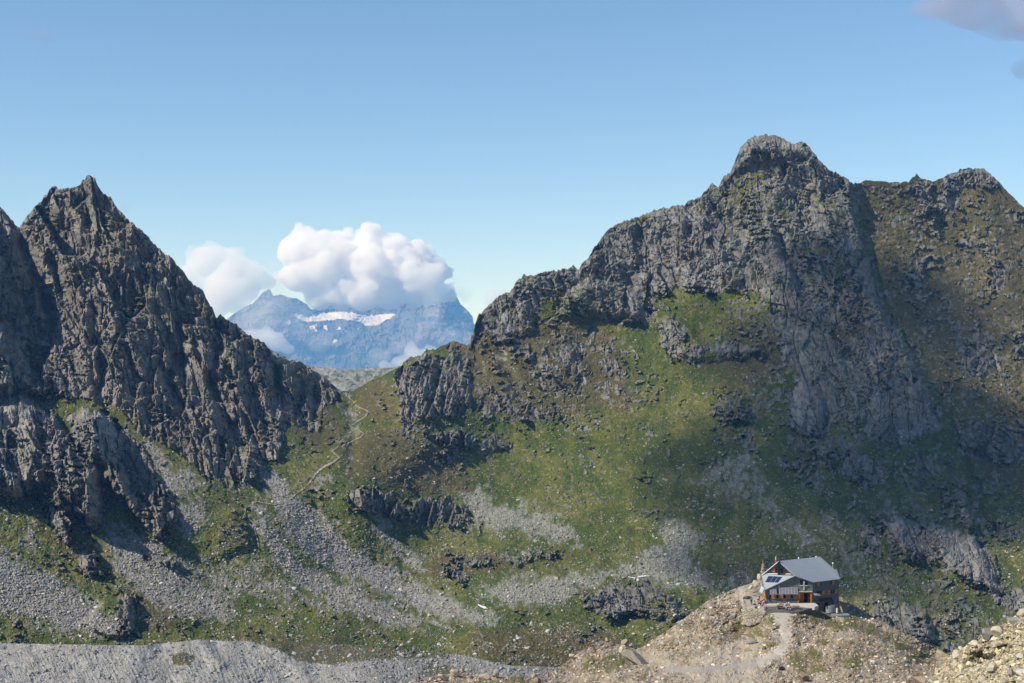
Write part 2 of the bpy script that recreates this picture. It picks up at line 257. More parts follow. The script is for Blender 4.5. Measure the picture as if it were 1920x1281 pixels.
# buttresses that stand out from the slope: (height m, width px over which they rise, outline)
BULGE = [
 (46,26,[(-320,560),(-60,590),(0,598),(20,628),(40,660),(62,700),(92,738),(60,740),(0,745),(-320,745)]),
 (42,30,[(-320,740),(0,742),(40,735),(80,760),(104,772),(125,812),(155,850),(188,880),(194,930),(192,985),(165,985),(130,960),(60,930),(45,945),(0,925),(-320,900)]),
 (52,24,[(122,785),(150,765),(190,768),(215,788),(222,815),(226,850),(238,890),(250,925),(262,962),(250,962),(225,935),(200,905),(192,880),(165,860),(138,832)]),
 (9,8,[(93,958),(108,950),(120,965),(130,1000),(126,1025),(116,1005),(97,985)]),(8,8,[(150,1046),(176,1036),(192,1072),(178,1080),(155,1072)]),(12,8,[(200,1118),(242,1113),(250,1140),(248,1190),(200,1200),(150,1170)]),
 (7,9,[(655,932),(676,918),(700,918),(740,930),(750,962),(705,968),(668,958)]),(5,10,[(765,945),(800,930),(870,945),(884,975),(862,1000),(775,985)]),
 (5,9,[(835,1045),(870,1030),(925,1045),(960,1032),(1055,1025),(1060,1040),(990,1058),(855,1070)]),(5,6,[(838,1066),(862,1066),(876,1085),(862,1096),(845,1080)]),
 (12,14,[(1080,1122),(1150,1098),(1200,1092),(1235,1100),(1266,1118),(1290,1150),(1282,1168),(1240,1162),(1180,1155),(1140,1168),(1100,1145)]),
 (8,16,[(738,700),(768,670),(822,668),(856,645),(880,700),(886,760),(840,785),(790,795),(748,790)]),
 (16,18,[(1472,775),(1480,740),(1505,712),(1545,740),(1556,790),(1540,814),(1510,820),(1482,806)]),
 (18,16,[(1655,985),(1690,965),(1760,985),(1830,1005),(1862,1060),(1880,1115),(1800,1090),(1740,1055),(1690,1050)]),(14,10,[(1765,925),(1800,912),(1828,950),(1832,985),(1815,1000),(1795,975)]),
 (12,14,[(1230,600),(1258,588),(1300,612),(1330,640),(1430,645),(1440,665),(1300,684),(1262,680),(1240,650)]),
 (18,20,[(1042,560),(1100,520),(1200,540),(1230,580),(1190,606),(1150,602),(1075,592)]),(10,8,[(1042,580),(1060,562),(1080,575),(1075,600),(1056,602)]),
 (10,12,[(1335,765),(1365,742),(1400,750),(1420,785),(1350,792)]),(12,14,[(1520,840),(1560,820),(1620,845),(1640,890),(1590,905)]),
 (5,10,[(795,812),(850,802),(930,812),(958,838),(900,856)]),(14,12,[(1600,1120),(1650,1100),(1740,1150),(1760,1200),(1700,1215),(1630,1165)]),
 (8,10,[(1000,640),(1060,630),(1110,690),(1080,730),(1010,700)]),(12,14,[(915,600),(990,560),(1010,620),(940,645)]),(13,22,[(1370,330),(1395,262),(1440,250),(1500,262),(1530,300),(1480,310),(1420,305)]),
]
# gullies and ribs: (depth(-)/height(+) m, width px, line)
LINES = [
 (-26,9,[(34,430),(48,470),(60,500),(85,560),(100,610),(112,650)]),(-16,6,[(88,470),(106,505),(120,560)]),(-10,4,[(68,590),(78,625),(80,640)]),(-14,8,[(148,360),(160,400),(170,425)]),(-9,7,[(110,360),(130,400)]),
 (-20,6,[(407,600),(412,640),(404,690)]),(-18,7,[(517,680),(522,720),(512,760)]),(-14,6,[(330,600),(345,640),(350,700)]),(-14,8,[(280,560),(300,600),(320,650),(335,690)]),(-12,6,[(236,640),(250,690),(262,720)]),(-10,5,[(185,640),(190,700),(190,740)]),
 (-14,7,[(300,680),(330,740),(360,800)]),(-14,7,[(395,700),(410,760),(440,820)]),(-12,6,[(440,740),(465,800),(500,850)]),(-10,6,[(475,720),(490,780),(515,830)]),(-8,5,[(560,700),(565,750),(555,790)]),(-8,5,[(590,715),(592,760),(585,800)]),
 (12,14,[(165,335),(200,420),(280,560),(330,700)]),(9,12,[(370,540),(380,640),(390,760),(430,880)]),(10,10,[(420,600),(440,700),(460,800),(470,880)]),(8,8,[(530,680),(540,740)]),(8,10,[(100,360),(110,440),(150,560),(170,680)]),
 (-12,10,[(1165,500),(1190,540),(1225,600)]),(-12,9,[(1196,420),(1205,480),(1190,520)]),(-14,10,[(1330,380),(1400,460),(1440,540)]),(-12,9,[(1440,380),(1470,470),(1520,560)]),(12,14,[(1300,390),(1340,480),(1390,550)]),(12,16,[(1450,330),(1450,430),(1480,560)]),
 (-4,7,[(1612,400),(1620,440),(1634,500),(1650,548),(1672,600),(1706,655),(1749,720),(1779,780),(1804,850),(1836,930),(1856,990)]),
 (5,24,[(1520,290),(1570,450),(1640,620),(1740,760),(1800,900)]),(-8,8,[(1555,600),(1600,700),(1640,800)]),(-6,6,[(1752,345),(1760,400),(1775,440)]),(10,30,[(1830,330),(1880,500),(1930,700)]),
 (-12,14,[(655,745),(665,800),(655,900)]),(16,60,[(745,700),(760,800),(800,880)]),(-5,6,[(455,960),(480,1000),(483,1030)]),(8,40,[(420,950),(450,1040)]),(-10,40,[(560,930),(640,1040),(800,1110)]),
 (-7,8,[(1760,860),(1800,900),(1840,980)]),(-8,9,[(925,640),(985,760)]),
]
FREEP = 1.75   # vertex spacing in photo pixels
def build_mountain():
    sk = np.array(SKY, float)
    Dm = tps(DEP)
    rockM = polys(ROCK, 15); cut = polys(GRASS_CUT, 12); screeM = polys(SCREE, 22); brownM = polys(BROWN, 26)
    bul = np.zeros(GX.shape)
    wx = 9 * fbm(GX / 30, GY / 30, 3, 71); wy = 9 * fbm(GX / 30, GY / 30, 3, 77)
    for H, wd, p in BULGE:
        s = sdf(p, GX + wx, GY + wy); bul = np.maximum(bul, H * np.sqrt(np.clip(s / wd, 0, 1)) * (0.75 + 0.25 * sstep(0, 1, s / wd)))
    lin = np.zeros(GX.shape)
    for H, wd, p in LINES:
        d, t, s = ldist(p, GX + wx, GY + wy)
        taper = np.minimum(1, np.minimum(t, 1 - t) * 5 + 0.15)
        lin = lin + (H * 1.5 if H < -5 and p[0][0] < 650 else H) * taper * np.exp(-(d / (wd * 1.2)) ** 2)
    nc = int(2560 / FREEP); nr = int(1000 / FREEP)
    cx = np.linspace(-300, 2230, nc)
    # ragged crest
    top = np.interp(cx, sk[:, 0], sk[:, 1])
    rk = look(rockM, cx, top + 12)
    top = top - (0.6 + rk) * (2.6 * ridged(cx / 15, 0 * cx + 3.3, 3, 11) + 2.2 * fbm(cx / 4.5, 0 * cx + 1.7, 2, 13)) + 1
    t = np.linspace(0, 1, nr)[:, None]
    kk = np.exp(-0.5 * (np.arange(-60, 61) / 24.0) ** 2); kk /= kk.sum()
    tops = np.convolve(np.pad(top, 60, 'edge'), kk, 'valid')
    PX = np.repeat(cx[None], nr, 0); PY = (tops + (1325 - tops) * t) + (top - tops)[None] * (1 - t) ** 9
    u = PX; v = PY
    # colour and material weights, their edges frayed
    wx = 20 * fbm(u / 34, v / 34, 5, 21, .55); wy = 20 * fbm(u / 34, v / 34, 5, 25, .55)
    R = look(rockM, u + wx, v + wy); CU = look(cut, u + wx, v + wy); S = look(screeM, u + wx * 1.3, v + wy * 1.3); B = look(brownM, u + wx, v + wy)
    left = sstep(760, 560, u)      # the left mountain is browner and cut by steep gullies
    n1 = fbm(u / 34, v / 34, 5, 31); n2 = fbm(u / 9, v / 12, 4, 37); n3 = fbm(u / 90, v / 90, 4, 41)
    # strata directions
    def rot(ang): return u * math.cos(ang) + v * math.sin(ang), -u * math.sin(ang) + v * math.cos(ang)
    aL, bL = rot(-0.22); aR, bR = rot(-0.38)
    sel = sstep(700, 900, u)
    a = np.where(u > 700, aR, aL); b = np.where(u > 700, bR, bL)
    wa = a + 4.5 * fbm(u / 26, v / 26, 3, 51); wb = b + 6 * fbm(u / 26, v / 26, 3, 55)
    st = mix(2.2, 1.55, sel)
    f1, c1, e1 = facets(wa / 46, wb / (46 * st), 61, 10, 9, 3.0, 11)
    f2, c2, e2 = facets(wa / 19, wb / (19 * st), 63, 6, 4.2, 1.5, 5.5)
    f3, c3, e3 = facets(wa / 8.5, wb / (8.5 * st), 65, 3.0, 2.4, 0.8, 2.6)
    f4, c4, e4 = facets(wa / 4.0, wb / (4.0 * st), 67, 1.5, 1.3, 0.45, 1.1)
    rg = ridged(wa / 24, wb / (24 * st * 1.5), 5, 69, 0.55)
    f0, c0, e0 = facets((wa + 5) / 95, wb / (95 * st * .8), 59, 17, 15, 6.0, 14)
    smoo = sstep(-.25, .35, fbm(u / 48, v / 60, 3, 73)); fine = .35 + .95 * smoo
    ck1 = np.exp(-(perlin(wa / 30 + .35 * wb / 60, wb / 150, 75) / .045) ** 2); ck2 = np.exp(-(perlin(wa / 13 + wb / 40, wb / 60 - wa / 60, 76) / .06) ** 2)
    hrock = mix(.75, .5, sel) * f0 + 0.95 * f1 + 1.0 * f2 + fine * (1.15 * f3 + 1.25 * f4) + 3.0 * rg - 5.0 * ck1 - 1.8 * ck2 * fine
    ter = perlin(u / 40 + .3 * n1, (v + 6 * n1 + .15 * u) / 3.4, 87)
    hgr = .35 * ter + 2.8 * n1 + 1.6 * fbm(u / 13, v / 8, 4, 81) + 0.9 * fbm(u / 3.6, v / 2.6, 2, 83)
    f5, c5, e5 = facets(u / 3.1, v / 2.6, 85, .9, .9, 0.55)
    hscr = 1.3 * n1 + 0.8 * f5
    # rock weight: broken edges, patches of turf on ledges
    rkn = R + 0.60 * n2 + 0.40 * n1 + 0.10 * (c2 - .5) - 0.62 * CU * (0.8 + 0.8 * n1)
    Rw = sstep(0.42, 0.58, rkn)
    ledge = sstep(0.02, 0.34, fbm((u + .3 * v) / 20, (v - .25 * u) / 6.5, 5, 91, .6) + 0.40 * n3 - 0.12 + .16 * sel)
    SLAB = look(polys([(.8, [(1470,700),(1500,610),(1560,640),(1640,650),(1700,690),(1760,780),(1720,820),(1600,800),(1540,815),(1480,800)]), (.8, [(1130,440),(1290,390),(1400,380),(1440,520),(1400,550),(1240,540),(1110,560),(1090,500)]), (.8, [(1380,310),(1400,250),(1520,260),(1580,330),(1600,420),(1540,330),(1440,290)]), (.8, [(1660,985),(1760,975),(1860,1050),(1850,1100),(1740,1050)]), (.7, [(1230,590),(1440,650),(1390,680),(1240,680)])], 16), u, v)
    Rw = Rw * (1 - ledge * (0.62 + 0.3 * sel) * (1 - .75 * SLAB))
    # small outcrops on the open slopes
    RGH = look(polys([(.30, [(1340,400),(1620,380),(1700,620),(1800,800),(1930,1250),(1560,1230),(1600,1100),(1500,900),(1380,720)]), (.22, [(860,600),(1130,600),(1230,700),(1180,820),(960,800),(760,900),(700,780)]), (.22, [(1600,330),(2200,400),(2200,1200),(1850,1000),(1700,640)]), (.14, [(560,680),(660,740),(640,860),(540,860)])], 30), u, v)
    op = sstep(0.30, 0.42, RGH * (.6 + .8 * sstep(-.2, .4, n1)) + fbm(u / 12, v / 9, 4, 95) + 0.5 * fbm(u / 70, v / 60, 3, 97) - 0.10 * sstep(780, 620, v) * 0 - 0.03) * (1 - S)
    Rw = np.maximum(Rw, 0.85 * op)
    stk = fbm((u * .52 - v * .85) / 9, (u * .85 + v * .52) / 90, 4, 99)
    Sw = sstep(0.28, 0.90, S + 0.6 * n2 + 0.3 * n1 + .38 * stk * sstep(1000, 800, u) + .06) * (1 - Rw)
    far = sstep(5, -5, 0)  # unused
    rm = sstep(-3, 3, -sdf([(p[0], p[1]) for p in RMASK])) ; rmv = 1 - look(rm, u, v)
    D = look(Dm, u, v) + look(sstep(-14, 14, sdf(RMASK)), u, v) * np.interp(v, [330, 600, 900, 1050], [22, 34, 26, 0])
    side = mix(1, 1.35, rmv)
    near = sstep(1250, 900, v)
    hb = look(bul, u, v) + look(lin, u, v)
    h = hb + Rw * 1.2 + Rw * (1 - .45 * (op > .3) * (R < .4)) * hrock * mix(1.0, 0.62, sel) * (1 - 0.25 * (1 - near)) + (1 - Rw) * (Sw * hscr + (1 - Sw) * hgr)
    edge = sstep(0, 14, v - top[None]);
    D = D - h * side * (0.35 + 0.65 * edge)
    X, Y, Z = world(PX, PY, D)
    # colour
    def c3_(r, g, b_): return np.array([r, g, b_])[None, None]
    def m3(A, B_, t_): return A + (B_ - A) * t_[..., None]
    gr = m3(c3_(.046, .064, .007), c3_(.094, .098, .014), sstep(-.3, .4, n1 + n3)); gr = m3(gr, c3_(.024, .036, .008), .75 * sstep(.12, .4, fbm(u / 5, v / 3.5, 4, 103) + .3 * n2)); gr = m3(gr, c3_(.115, .11, .03), .45 * sstep(.15, .4, fbm(u / 6, v / 3, 3, 105) - .3 * n2))
    gr = m3(gr, c3_(.072, .058, .021), sstep(.25, .75, B + .5 * n1 + .25 * n2 + .25 * sstep(760, 560, v)) * .85)
    gr = m3(gr, c3_(.19, .145, .095), sstep(.27, .40, fbm(u / 11, v / 7, 4, 101) + .25 * n3) * .7)   # bare earth
    rl = m3(c3_(.104, .092, .079), c3_(.235, .212, .180), c2 * .6 + .4 * sstep(-.3, .3, n2)); rl = m3(rl, c3_(.13, .098, .078), .4 * sstep(.05, .35, fbm(u / 40, v / 60, 3, 111)))
    rr = m3(c3_(.088, .084, .078), c3_(.215, .206, .187), c2 * .5 + .5 * sstep(-.3, .3, n2))
    rr = rr * (1 + (.10 * SLAB))[..., None]; rr = m3(rr, c3_(.14, .11, .085), .5 * sstep(.1, .4, fbm(u / 50, v / 50, 3, 115)))
    pale = sstep(0, 1, look(polys([(1, [(122,785),(190,768),(225,800),(230,860),(190,880),(140,835)]), (1, [(95,955),(125,955),(120,985),(98,985)]), (.8, [(1472,775),(1500,712),(1556,790),(1510,820)]), (.7, [(-300,745),(100,765),(140,850),(40,940),(-300,900)])], 10), u, v))
    rc = m3(rl, rr, np.maximum(sel, pale)); rc = m3(rc, rc * 1.25, pale)
    lich = sstep(.0, .45, fbm(u / 7, v / 7, 3, 121) + .3 * n3); rc = m3(rc, c3_(.09, .085, .035), .5 * lich * (1 - pale * .5))
    scr = m3(c3_(.145, .134, .122), c3_(.25, .236, .215), c5 * .6 + .4 * sstep(-.3, .3, n2))
    scr = m3(scr, c3_(.20, .205, .15), sstep(700, 900, u)*.6*np.ones_like(u))
    col = m3(m3(gr, scr, Sw), rc, Rw)
    # turn over the crest and run down the far side
    back = []
    for k, (dd, dz) in enumerate([(6, 3), (25, 16), (90, 70), (260, 220), (500, 480)]):
        back.append((X[0] * (1 + dd / Y[0]), Y[0] + dd, Z[0] - dz, col[0]))
    back.reverse()
    X = np.vstack([q[0][None] for q in back] + [X]); Y = np.vstack([q[1][None] for q in back] + [Y]); Z = np.vstack([q[2][None] for q in back] + [Z])
    col = np.vstack([q[3][None] for q in back] + [col])
    nr2 = X.shape[0]; co = np.stack([X, Y, Z], -1).reshape(-1, 3)
    mat = terrain_mat('alpine_ground', 0.25, 1.1, 0.35, 0.5)
    o = link_mesh('mountain', co, grid_faces(nr2, nc), mat, col.reshape(-1, 3)); tag(o, kind='structure')
    return dict(top=top, tops=tops, cx=cx, D=D, PX=PX, PY=PY, nr=nr, nc=nc, Rw=Rw, Sw=Sw, h=h)
MT = build_mountain()
def sample(T, name, px, py):
    """value of a terrain field at photo pixel (the rows follow the crest, so find the row first)"""
    px = np.asarray(px, float); py = np.asarray(py, float)
    cx = T['cx']; fi = np.clip((px - cx[0]) / (cx[1] - cx[0]), 0, T['nc'] - 1.001); i = fi.astype(int); u = fi - i
    tp = np.interp(px, cx, T['top']); ts = np.interp(px, cx, T['tops']); bot = T['PY'][-1, 0]
    t = np.clip((py - ts) / (bot - ts), 0, 1)
    for _ in range(12):
        f = ts + (bot - ts) * t + (tp - ts) * (1 - t) ** 9 - py
        t = np.clip(t - f / ((bot - ts) - 9 * (tp - ts) * (1 - t) ** 8 + 1e-6), 0, 1)
    fj = t * (T['nr'] - 1); j = np.minimum(fj.astype(int), T['nr'] - 2); v = fj - j; A = T[name]
    return (A[j, i] * (1 - u) + A[j, i + 1] * u) * (1 - v) + (A[j + 1, i] * (1 - u) + A[j + 1, i + 1] * u) * v
# ------------------------------------------------------------------ helper: any further sheet of ground with a crest
def sheet(name, skyl, bot, x0, x1, step, dep, hfun, mat, jag=2.0, jags=6.0, back=((4, 2), (20, 14), (60, 50), (140, 130)), scale=9):
    sk = np.array(skyl, float); nc = int((x1 - x0) / step); cx = np.linspace(x0, x1, nc)
    top = np.interp(cx, sk[:, 0], sk[:, 1]); top = top - jag * (ridged(cx / jags, 0 * cx + 2.2, 3, 15) + .3 * fbm(cx / 3, 0 * cx + 1, 2, 17))
    kk = np.exp(-0.5 * (np.arange(-40, 41) / 16.0) ** 2); kk /= kk.sum(); tops = np.convolve(np.pad(top, 40, 'edge'), kk, 'valid')
    nr = int((bot - top.min()) / step); t = np.linspace(0, 1, nr)[:, None]
    PX = np.repeat(cx[None], nr, 0); PY = tops + (bot - tops) * t + (top - tops)[None] * (1 - t) ** 9
    D0 = look(tps(dep), PX, PY); h, col, ex = hfun(PX, PY, top[None])
    D = D0 - h; X, Y, Z = world(PX, PY, D)
    b = [(X[0] * (1 + dd / Y[0]), Y[0] + dd, Z[0] - dz) for dd, dz in back][::-1]
    X = np.vstack([q[0][None] for q in b] + [X]); Y = np.vstack([q[1][None] for q in b] + [Y]); Z = np.vstack([q[2][None] for q in b] + [Z])
    cc = np.vstack([col[:1]] * len(b) + [col])
    o = link_mesh(name, np.stack([X, Y, Z], -1).reshape(-1, 3), grid_faces(X.shape[0], nc), mat, cc.reshape(-1, 3)); tag(o, kind='structure')
    r = dict(top=top, tops=tops, cx=cx, D=D, PX=PX, PY=PY, nr=nr, nc=nc, obj=o); r.update(ex); return r
def V3(r, g, b): return np.array([r, g, b])[None, None]
def M3(A, B, t): return A + (B - A) * t[..., None]

# the scree saddle seen through the pass
def h_col(u, v, top):
    f, c, e = facets(u / 4, v / 3.0, 201, 3, 3, 1.5); f2, c2, e2 = facets(u / 14, v / 8, 203, 8, 8, 4)
    n = fbm(u / 20, v / 10, 4, 205)
    col = M3(V3(.15, .153, .125), V3(.28, .28, .23), c); col = M3(col, V3(.065, .078, .03), .8 * sstep(.05, .3, n))
    return f + f2 + 6 * n, col, {}
COL = sheet('pass', [(440,625),(540,672),(566,683),(590,688),(620,691),(660,693),(700,691),(735,690),(760,684),(800,676),(860,660),(940,640)], 800, 440, 940, 2.0,
      [(440,640,2150),(560,685,2200),(660,693,2250),(740,690,2250),(900,650,2200),(500,800,1550),(650,735,1750),(650,800,1550),(900,800,1600)], h_col, terrain_mat('saddle_scree', .2, .8), 1.2, 5)

# the grey inner wall of the moraine, lower left
GR2 = polys([(1, [(455,1198),(600,1196),(760,1212),(850,1222),(830,1232),(700,1238),(620,1246),(560,1240),(525,1218),(480,1206)]), (.9, [(320,1228),(345,1222),(368,1232),(355,1248),(325,1246)]), (.6,[(800,1240),(900,1255),(860,1275),(780,1265)])], 7)
def h_mor(u, v, top):
    d = v - top
    rill = ridged((u - 0.45 * d) / 9, v / 60, 4, 211) * .9 * sstep(0, 30, d) * sstep(620, 500, u)
    f, c, e = facets(u / 3.2, v / 3.0, 213, .5, .5, .35); n = fbm(u / 40, v / 24, 5, 215); n2 = fbm(u / 10, v / 8, 4, 217)
    f2, c2, e2 = facets(u / 16, v / 11, 219, 2.2, 2.2, 1.0)
    G = sstep(.35, .6, look(GR2, u, v) + .5 * n2)
    rough = mix(.6, 1.3, sstep(600, 720, u))
    rib = 0
    for H, wd, p in [(12,110,[(150,1200),(180,1330)]),(7,70,[(720,1215),(640,1320)]),(7,12,[(378,1203),(392,1225),(410,1245)]),(-5,10,[(400,1200),(415,1222)]),(5,20,[(260,1210),(240,1300)]),(-6,26,[(300,1210),(320,1300)]),(4,8,[(45,1218),(60,1232)]),(8,16,[(510,1210),(560,1260),(600,1300)])]:
        dd, t, s = ldist(p, u, v); rib = rib + H * np.exp(-(dd / wd) ** 2)
    h = 2.0 * rill + 1.1 * f * rough + 1.2 * n2 + 6 * n + f2 * .18 + rib
    col = M3(V3(.20, .193, .178), V3(.305, .295, .272), c * .6 + .4 * sstep(-.3, .3, n2)); col = M3(col, V3(.215, .20, .17), .6 * sstep(.0, .4, n + .15))
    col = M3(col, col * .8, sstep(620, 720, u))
    g = M3(V3(.085, .068, .035), V3(.07, .075, .022), sstep(-.2, .3, n2)); col = M3(col, g, G)
    return h, col, dict(G=G)
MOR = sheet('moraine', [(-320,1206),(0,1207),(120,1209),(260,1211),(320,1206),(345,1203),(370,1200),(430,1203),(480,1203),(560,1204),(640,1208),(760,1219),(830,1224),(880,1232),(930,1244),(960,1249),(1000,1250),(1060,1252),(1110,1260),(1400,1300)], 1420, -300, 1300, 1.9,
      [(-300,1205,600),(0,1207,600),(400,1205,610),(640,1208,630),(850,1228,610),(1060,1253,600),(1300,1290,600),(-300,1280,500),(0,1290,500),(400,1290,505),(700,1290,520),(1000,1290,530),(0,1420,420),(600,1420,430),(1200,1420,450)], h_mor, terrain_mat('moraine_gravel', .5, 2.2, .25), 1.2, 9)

# the near moraine ridge that carries the hut and the footpath
FG_SKY = [(600,1330),(700,1300),(770,1281),(800,1272),(830,1266),(850,1262),(890,1262),(905,1268),(940,1270),(1000,1268),(1020,1266),(1045,1255),(1060,1243),(1080,1228),(1100,1215),(1118,1204),(1140,1203),(1160,1208),(1180,1213),(1200,1216),(1215,1207),(1240,1190),(1270,1170),(1300,1147),(1325,1128),(1350,1116),(1380,1103),(1400,1097),(1418,1090),(1430,1085),(1450,1100),(1500,1110),(1575,1119),(1588,1128),(1612,1142),(1645,1161),(1690,1185),(1720,1200),(1750,1212),(1778,1228),(1784,1230),(1800,1218),(1812,1211),(1832,1200),(1840,1186),(1860,1177),(1872,1174),(1888,1170),(1896,1160),(1908,1152),(1920,1144),(1960,1110),(2050,1060),(2300,980)]
FG_DEP = [(600,1330,235),(770,1285,252),(900,1272,268),(1000,1270,275),(1050,1256,300),(1115,1205,325),(1200,1217,330),(1180,1250,295),(1240,1190,338),(1310,1140,348),(1400,1098,362),(1430,1088,368),(1350,1200,315),(1300,1250,282),(1200,1285,258),
 (1385,1150,341),(1397,1172,336),(1410,1150,338),(1435,1134,337),(1435,1148,329),(1480,1134,337),(1480,1147,328.5),(1523,1133,338),(1500,1142,332),(1455,1200,304),(1475,1180,312),(1460,1230,290),(1430,1250,278),(1400,1285,257),(1540,1148,338),(1560,1153,339),(1585,1153,341),(1520,1155,330),(1435,1110,352),(1480,1110,353),(1530,1115,352),(1560,1105,362),(1620,1142,358),(1720,1200,340),(1778,1228,325),(1600,1200,305),(1600,1285,252),(1700,1255,285),(1740,1285,262),
 (1800,1285,235),(1800,1222,262),(1840,1240,245),(1870,1178,248),(1920,1150,245),(1920,1285,200),(2050,1070,245),(2300,990,240),(2200,1285,170),(700,1420,180),(1200,1420,185),(1600,1420,190),(2000,1420,150),(2300,1420,120),(1000,1320,235)]
FP = [(1470,1140),(1470,1150),(1468,1165),(1470,1180),(1474,1195),(1473,1208),(1464,1220),(1450,1230),(1436,1238),(1420,1245),(1390,1248),(1350,1253),(1300,1256),(1250,1257)]
GRF_SHADE = polys([(1, [(1385,1160),(1398,1130),(1402,1170),(1385,1200),(1370,1195)]),(.75,[(1425,1165),(1450,1150),(1460,1158),(1430,1180)]),(.8,[(1490,1150),(1530,1142),(1580,1165),(1600,1190),(1560,1180),(1500,1165)]),(.75,[(1485,1215),(1530,1215),(1560,1260),(1500,1270),(1470,1240)]),
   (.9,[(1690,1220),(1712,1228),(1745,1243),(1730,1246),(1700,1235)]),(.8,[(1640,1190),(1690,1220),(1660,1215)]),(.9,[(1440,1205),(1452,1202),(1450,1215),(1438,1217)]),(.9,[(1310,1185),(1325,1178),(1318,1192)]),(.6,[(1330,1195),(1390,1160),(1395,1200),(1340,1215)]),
   (.7,[(1090,1240),(1150,1225),(1200,1230),(1180,1260),(1120,1265),(1080,1250)]),(.5,[(1240,1250),(1300,1245),(1330,1262),(1260,1270)]),(.75,[(900,1275),(960,1268),(1000,1275),(1000,1300),(880,1300)]),(.75,[(1520,1190),(1560,1200),(1540,1215)]),(.85,[(1575,1150),(1620,1160),(1700,1205),(1770,1240),(1740,1244),(1660,1205),(1590,1175)]),(.7,[(1400,1165),(1440,1160),(1430,1195),(1395,1205)]),(.7,[(1560,1215),(1640,1225),(1620,1262),(1570,1255)])], 8)  # the long strip right of the hut paints shade onto that flank
_pd, _pt, _ps = ldist(FP); PATHM = sstep(1, -1, (_pd - (5 + 5 * sstep(1235, 1150, GY))) / 4.0)
SAND = polys([(1,[(1340,1215),(1400,1185),(1430,1200),(1410,1245),(1300,1250),(1290,1235)]),(.8,[(1400,1100),(1340,1125),(1380,1125),(1420,1112)]),(.9,[(1250,1250),(1420,1240),(1440,1281),(1380,1300),(1260,1275)]),(.9,[(1190,1222),(1230,1222),(1280,1252),(1230,1250),(1200,1235)])], 10)
def h_fg(u, v, top):
    n = fbm(u / 26, v / 20, 5, 231); n2 = fbm(u / 7, v / 6, 4, 233)
    P = look(PATHM, u, v); Gm = sstep(.4, .62, look(GRF_SHADE, u, v) + .55 * n2 + .35 * n); SA = look(SAND, u, v)
    right = sstep(-4, 4, (u - 1786) + (v - 1228) * 1.05)   # the yellowish boulder slope at the right
    hut = sstep(8, 0, np.maximum(np.abs(u - 1488) - 95, np.abs(v - 1120) - 30))
    f, c, e = facets((u - v * .3) / 7, v / 5, 235, .5, .5, .30); f2, c2, e2 = facets((u + v * .4) / 3.2, v / 2.6, 237, .22, .22, .16)
    f3, c3, e3 = facets((u + v * .7) / 17, v / 11, 239, 1.0, 1.0, .5)
    am = (1 - .95 * P) * (1 - .6 * Gm) * (1 - .55 * SA) * (1 - .8 * hut)
    h = am * (f * .7 + f2 * .8 + f3 * (.3 + .8 * right)) + (1 - hut) * (1 - .7 * P) * (3.2 * n + .5 * n2) + .12 * n2
    rock = M3(V3(.20, .155, .10), V3(.41, .335, .235), c2 * .5 + c * .5); rock = M3(rock, V3(.26, .245, .22), sstep(.75, .8, c)); rock = M3(rock, V3(.30, .25, .19), sstep(1250, 1262, v) * .6 * (1 - right))
    yel = M3(V3(.25, .215, .13), V3(.46, .40, .26), c2 * .6 + c * .4); rock = M3(rock, yel, right)
    rock = M3(rock, V3(.38, .325, .245), SA * .75)
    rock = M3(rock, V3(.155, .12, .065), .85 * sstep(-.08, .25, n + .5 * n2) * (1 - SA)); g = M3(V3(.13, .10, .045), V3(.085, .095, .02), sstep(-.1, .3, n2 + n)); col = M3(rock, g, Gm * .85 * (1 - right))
    col = M3(col, V3(.31, .28, .235) * (1 + .12 * n2[..., None]), np.clip(P * 1.3, 0, 1))
    return h, col, dict(right=right, Gm=Gm, P=P, SA=SA)
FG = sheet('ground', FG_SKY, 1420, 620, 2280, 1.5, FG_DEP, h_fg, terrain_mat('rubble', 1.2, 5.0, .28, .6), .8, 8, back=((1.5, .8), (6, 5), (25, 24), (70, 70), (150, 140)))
gp = link_mesh('valley', np.array([(-60000, -3000, -1600), (60000, -3000, -1600), (60000, 60000, -1600), (-60000, 60000, -1600.)]), np.array([[0, 1, 2, 3]]), None)
tag(gp, kind='structure'); m_, t_, b_ = new_mat('valley_floor'); b_.inputs['Base Color'].default_value = (.08, .085, .04, 1); b_.inputs['Roughness'].default_value = 1; gp.data.materials.append(m_)

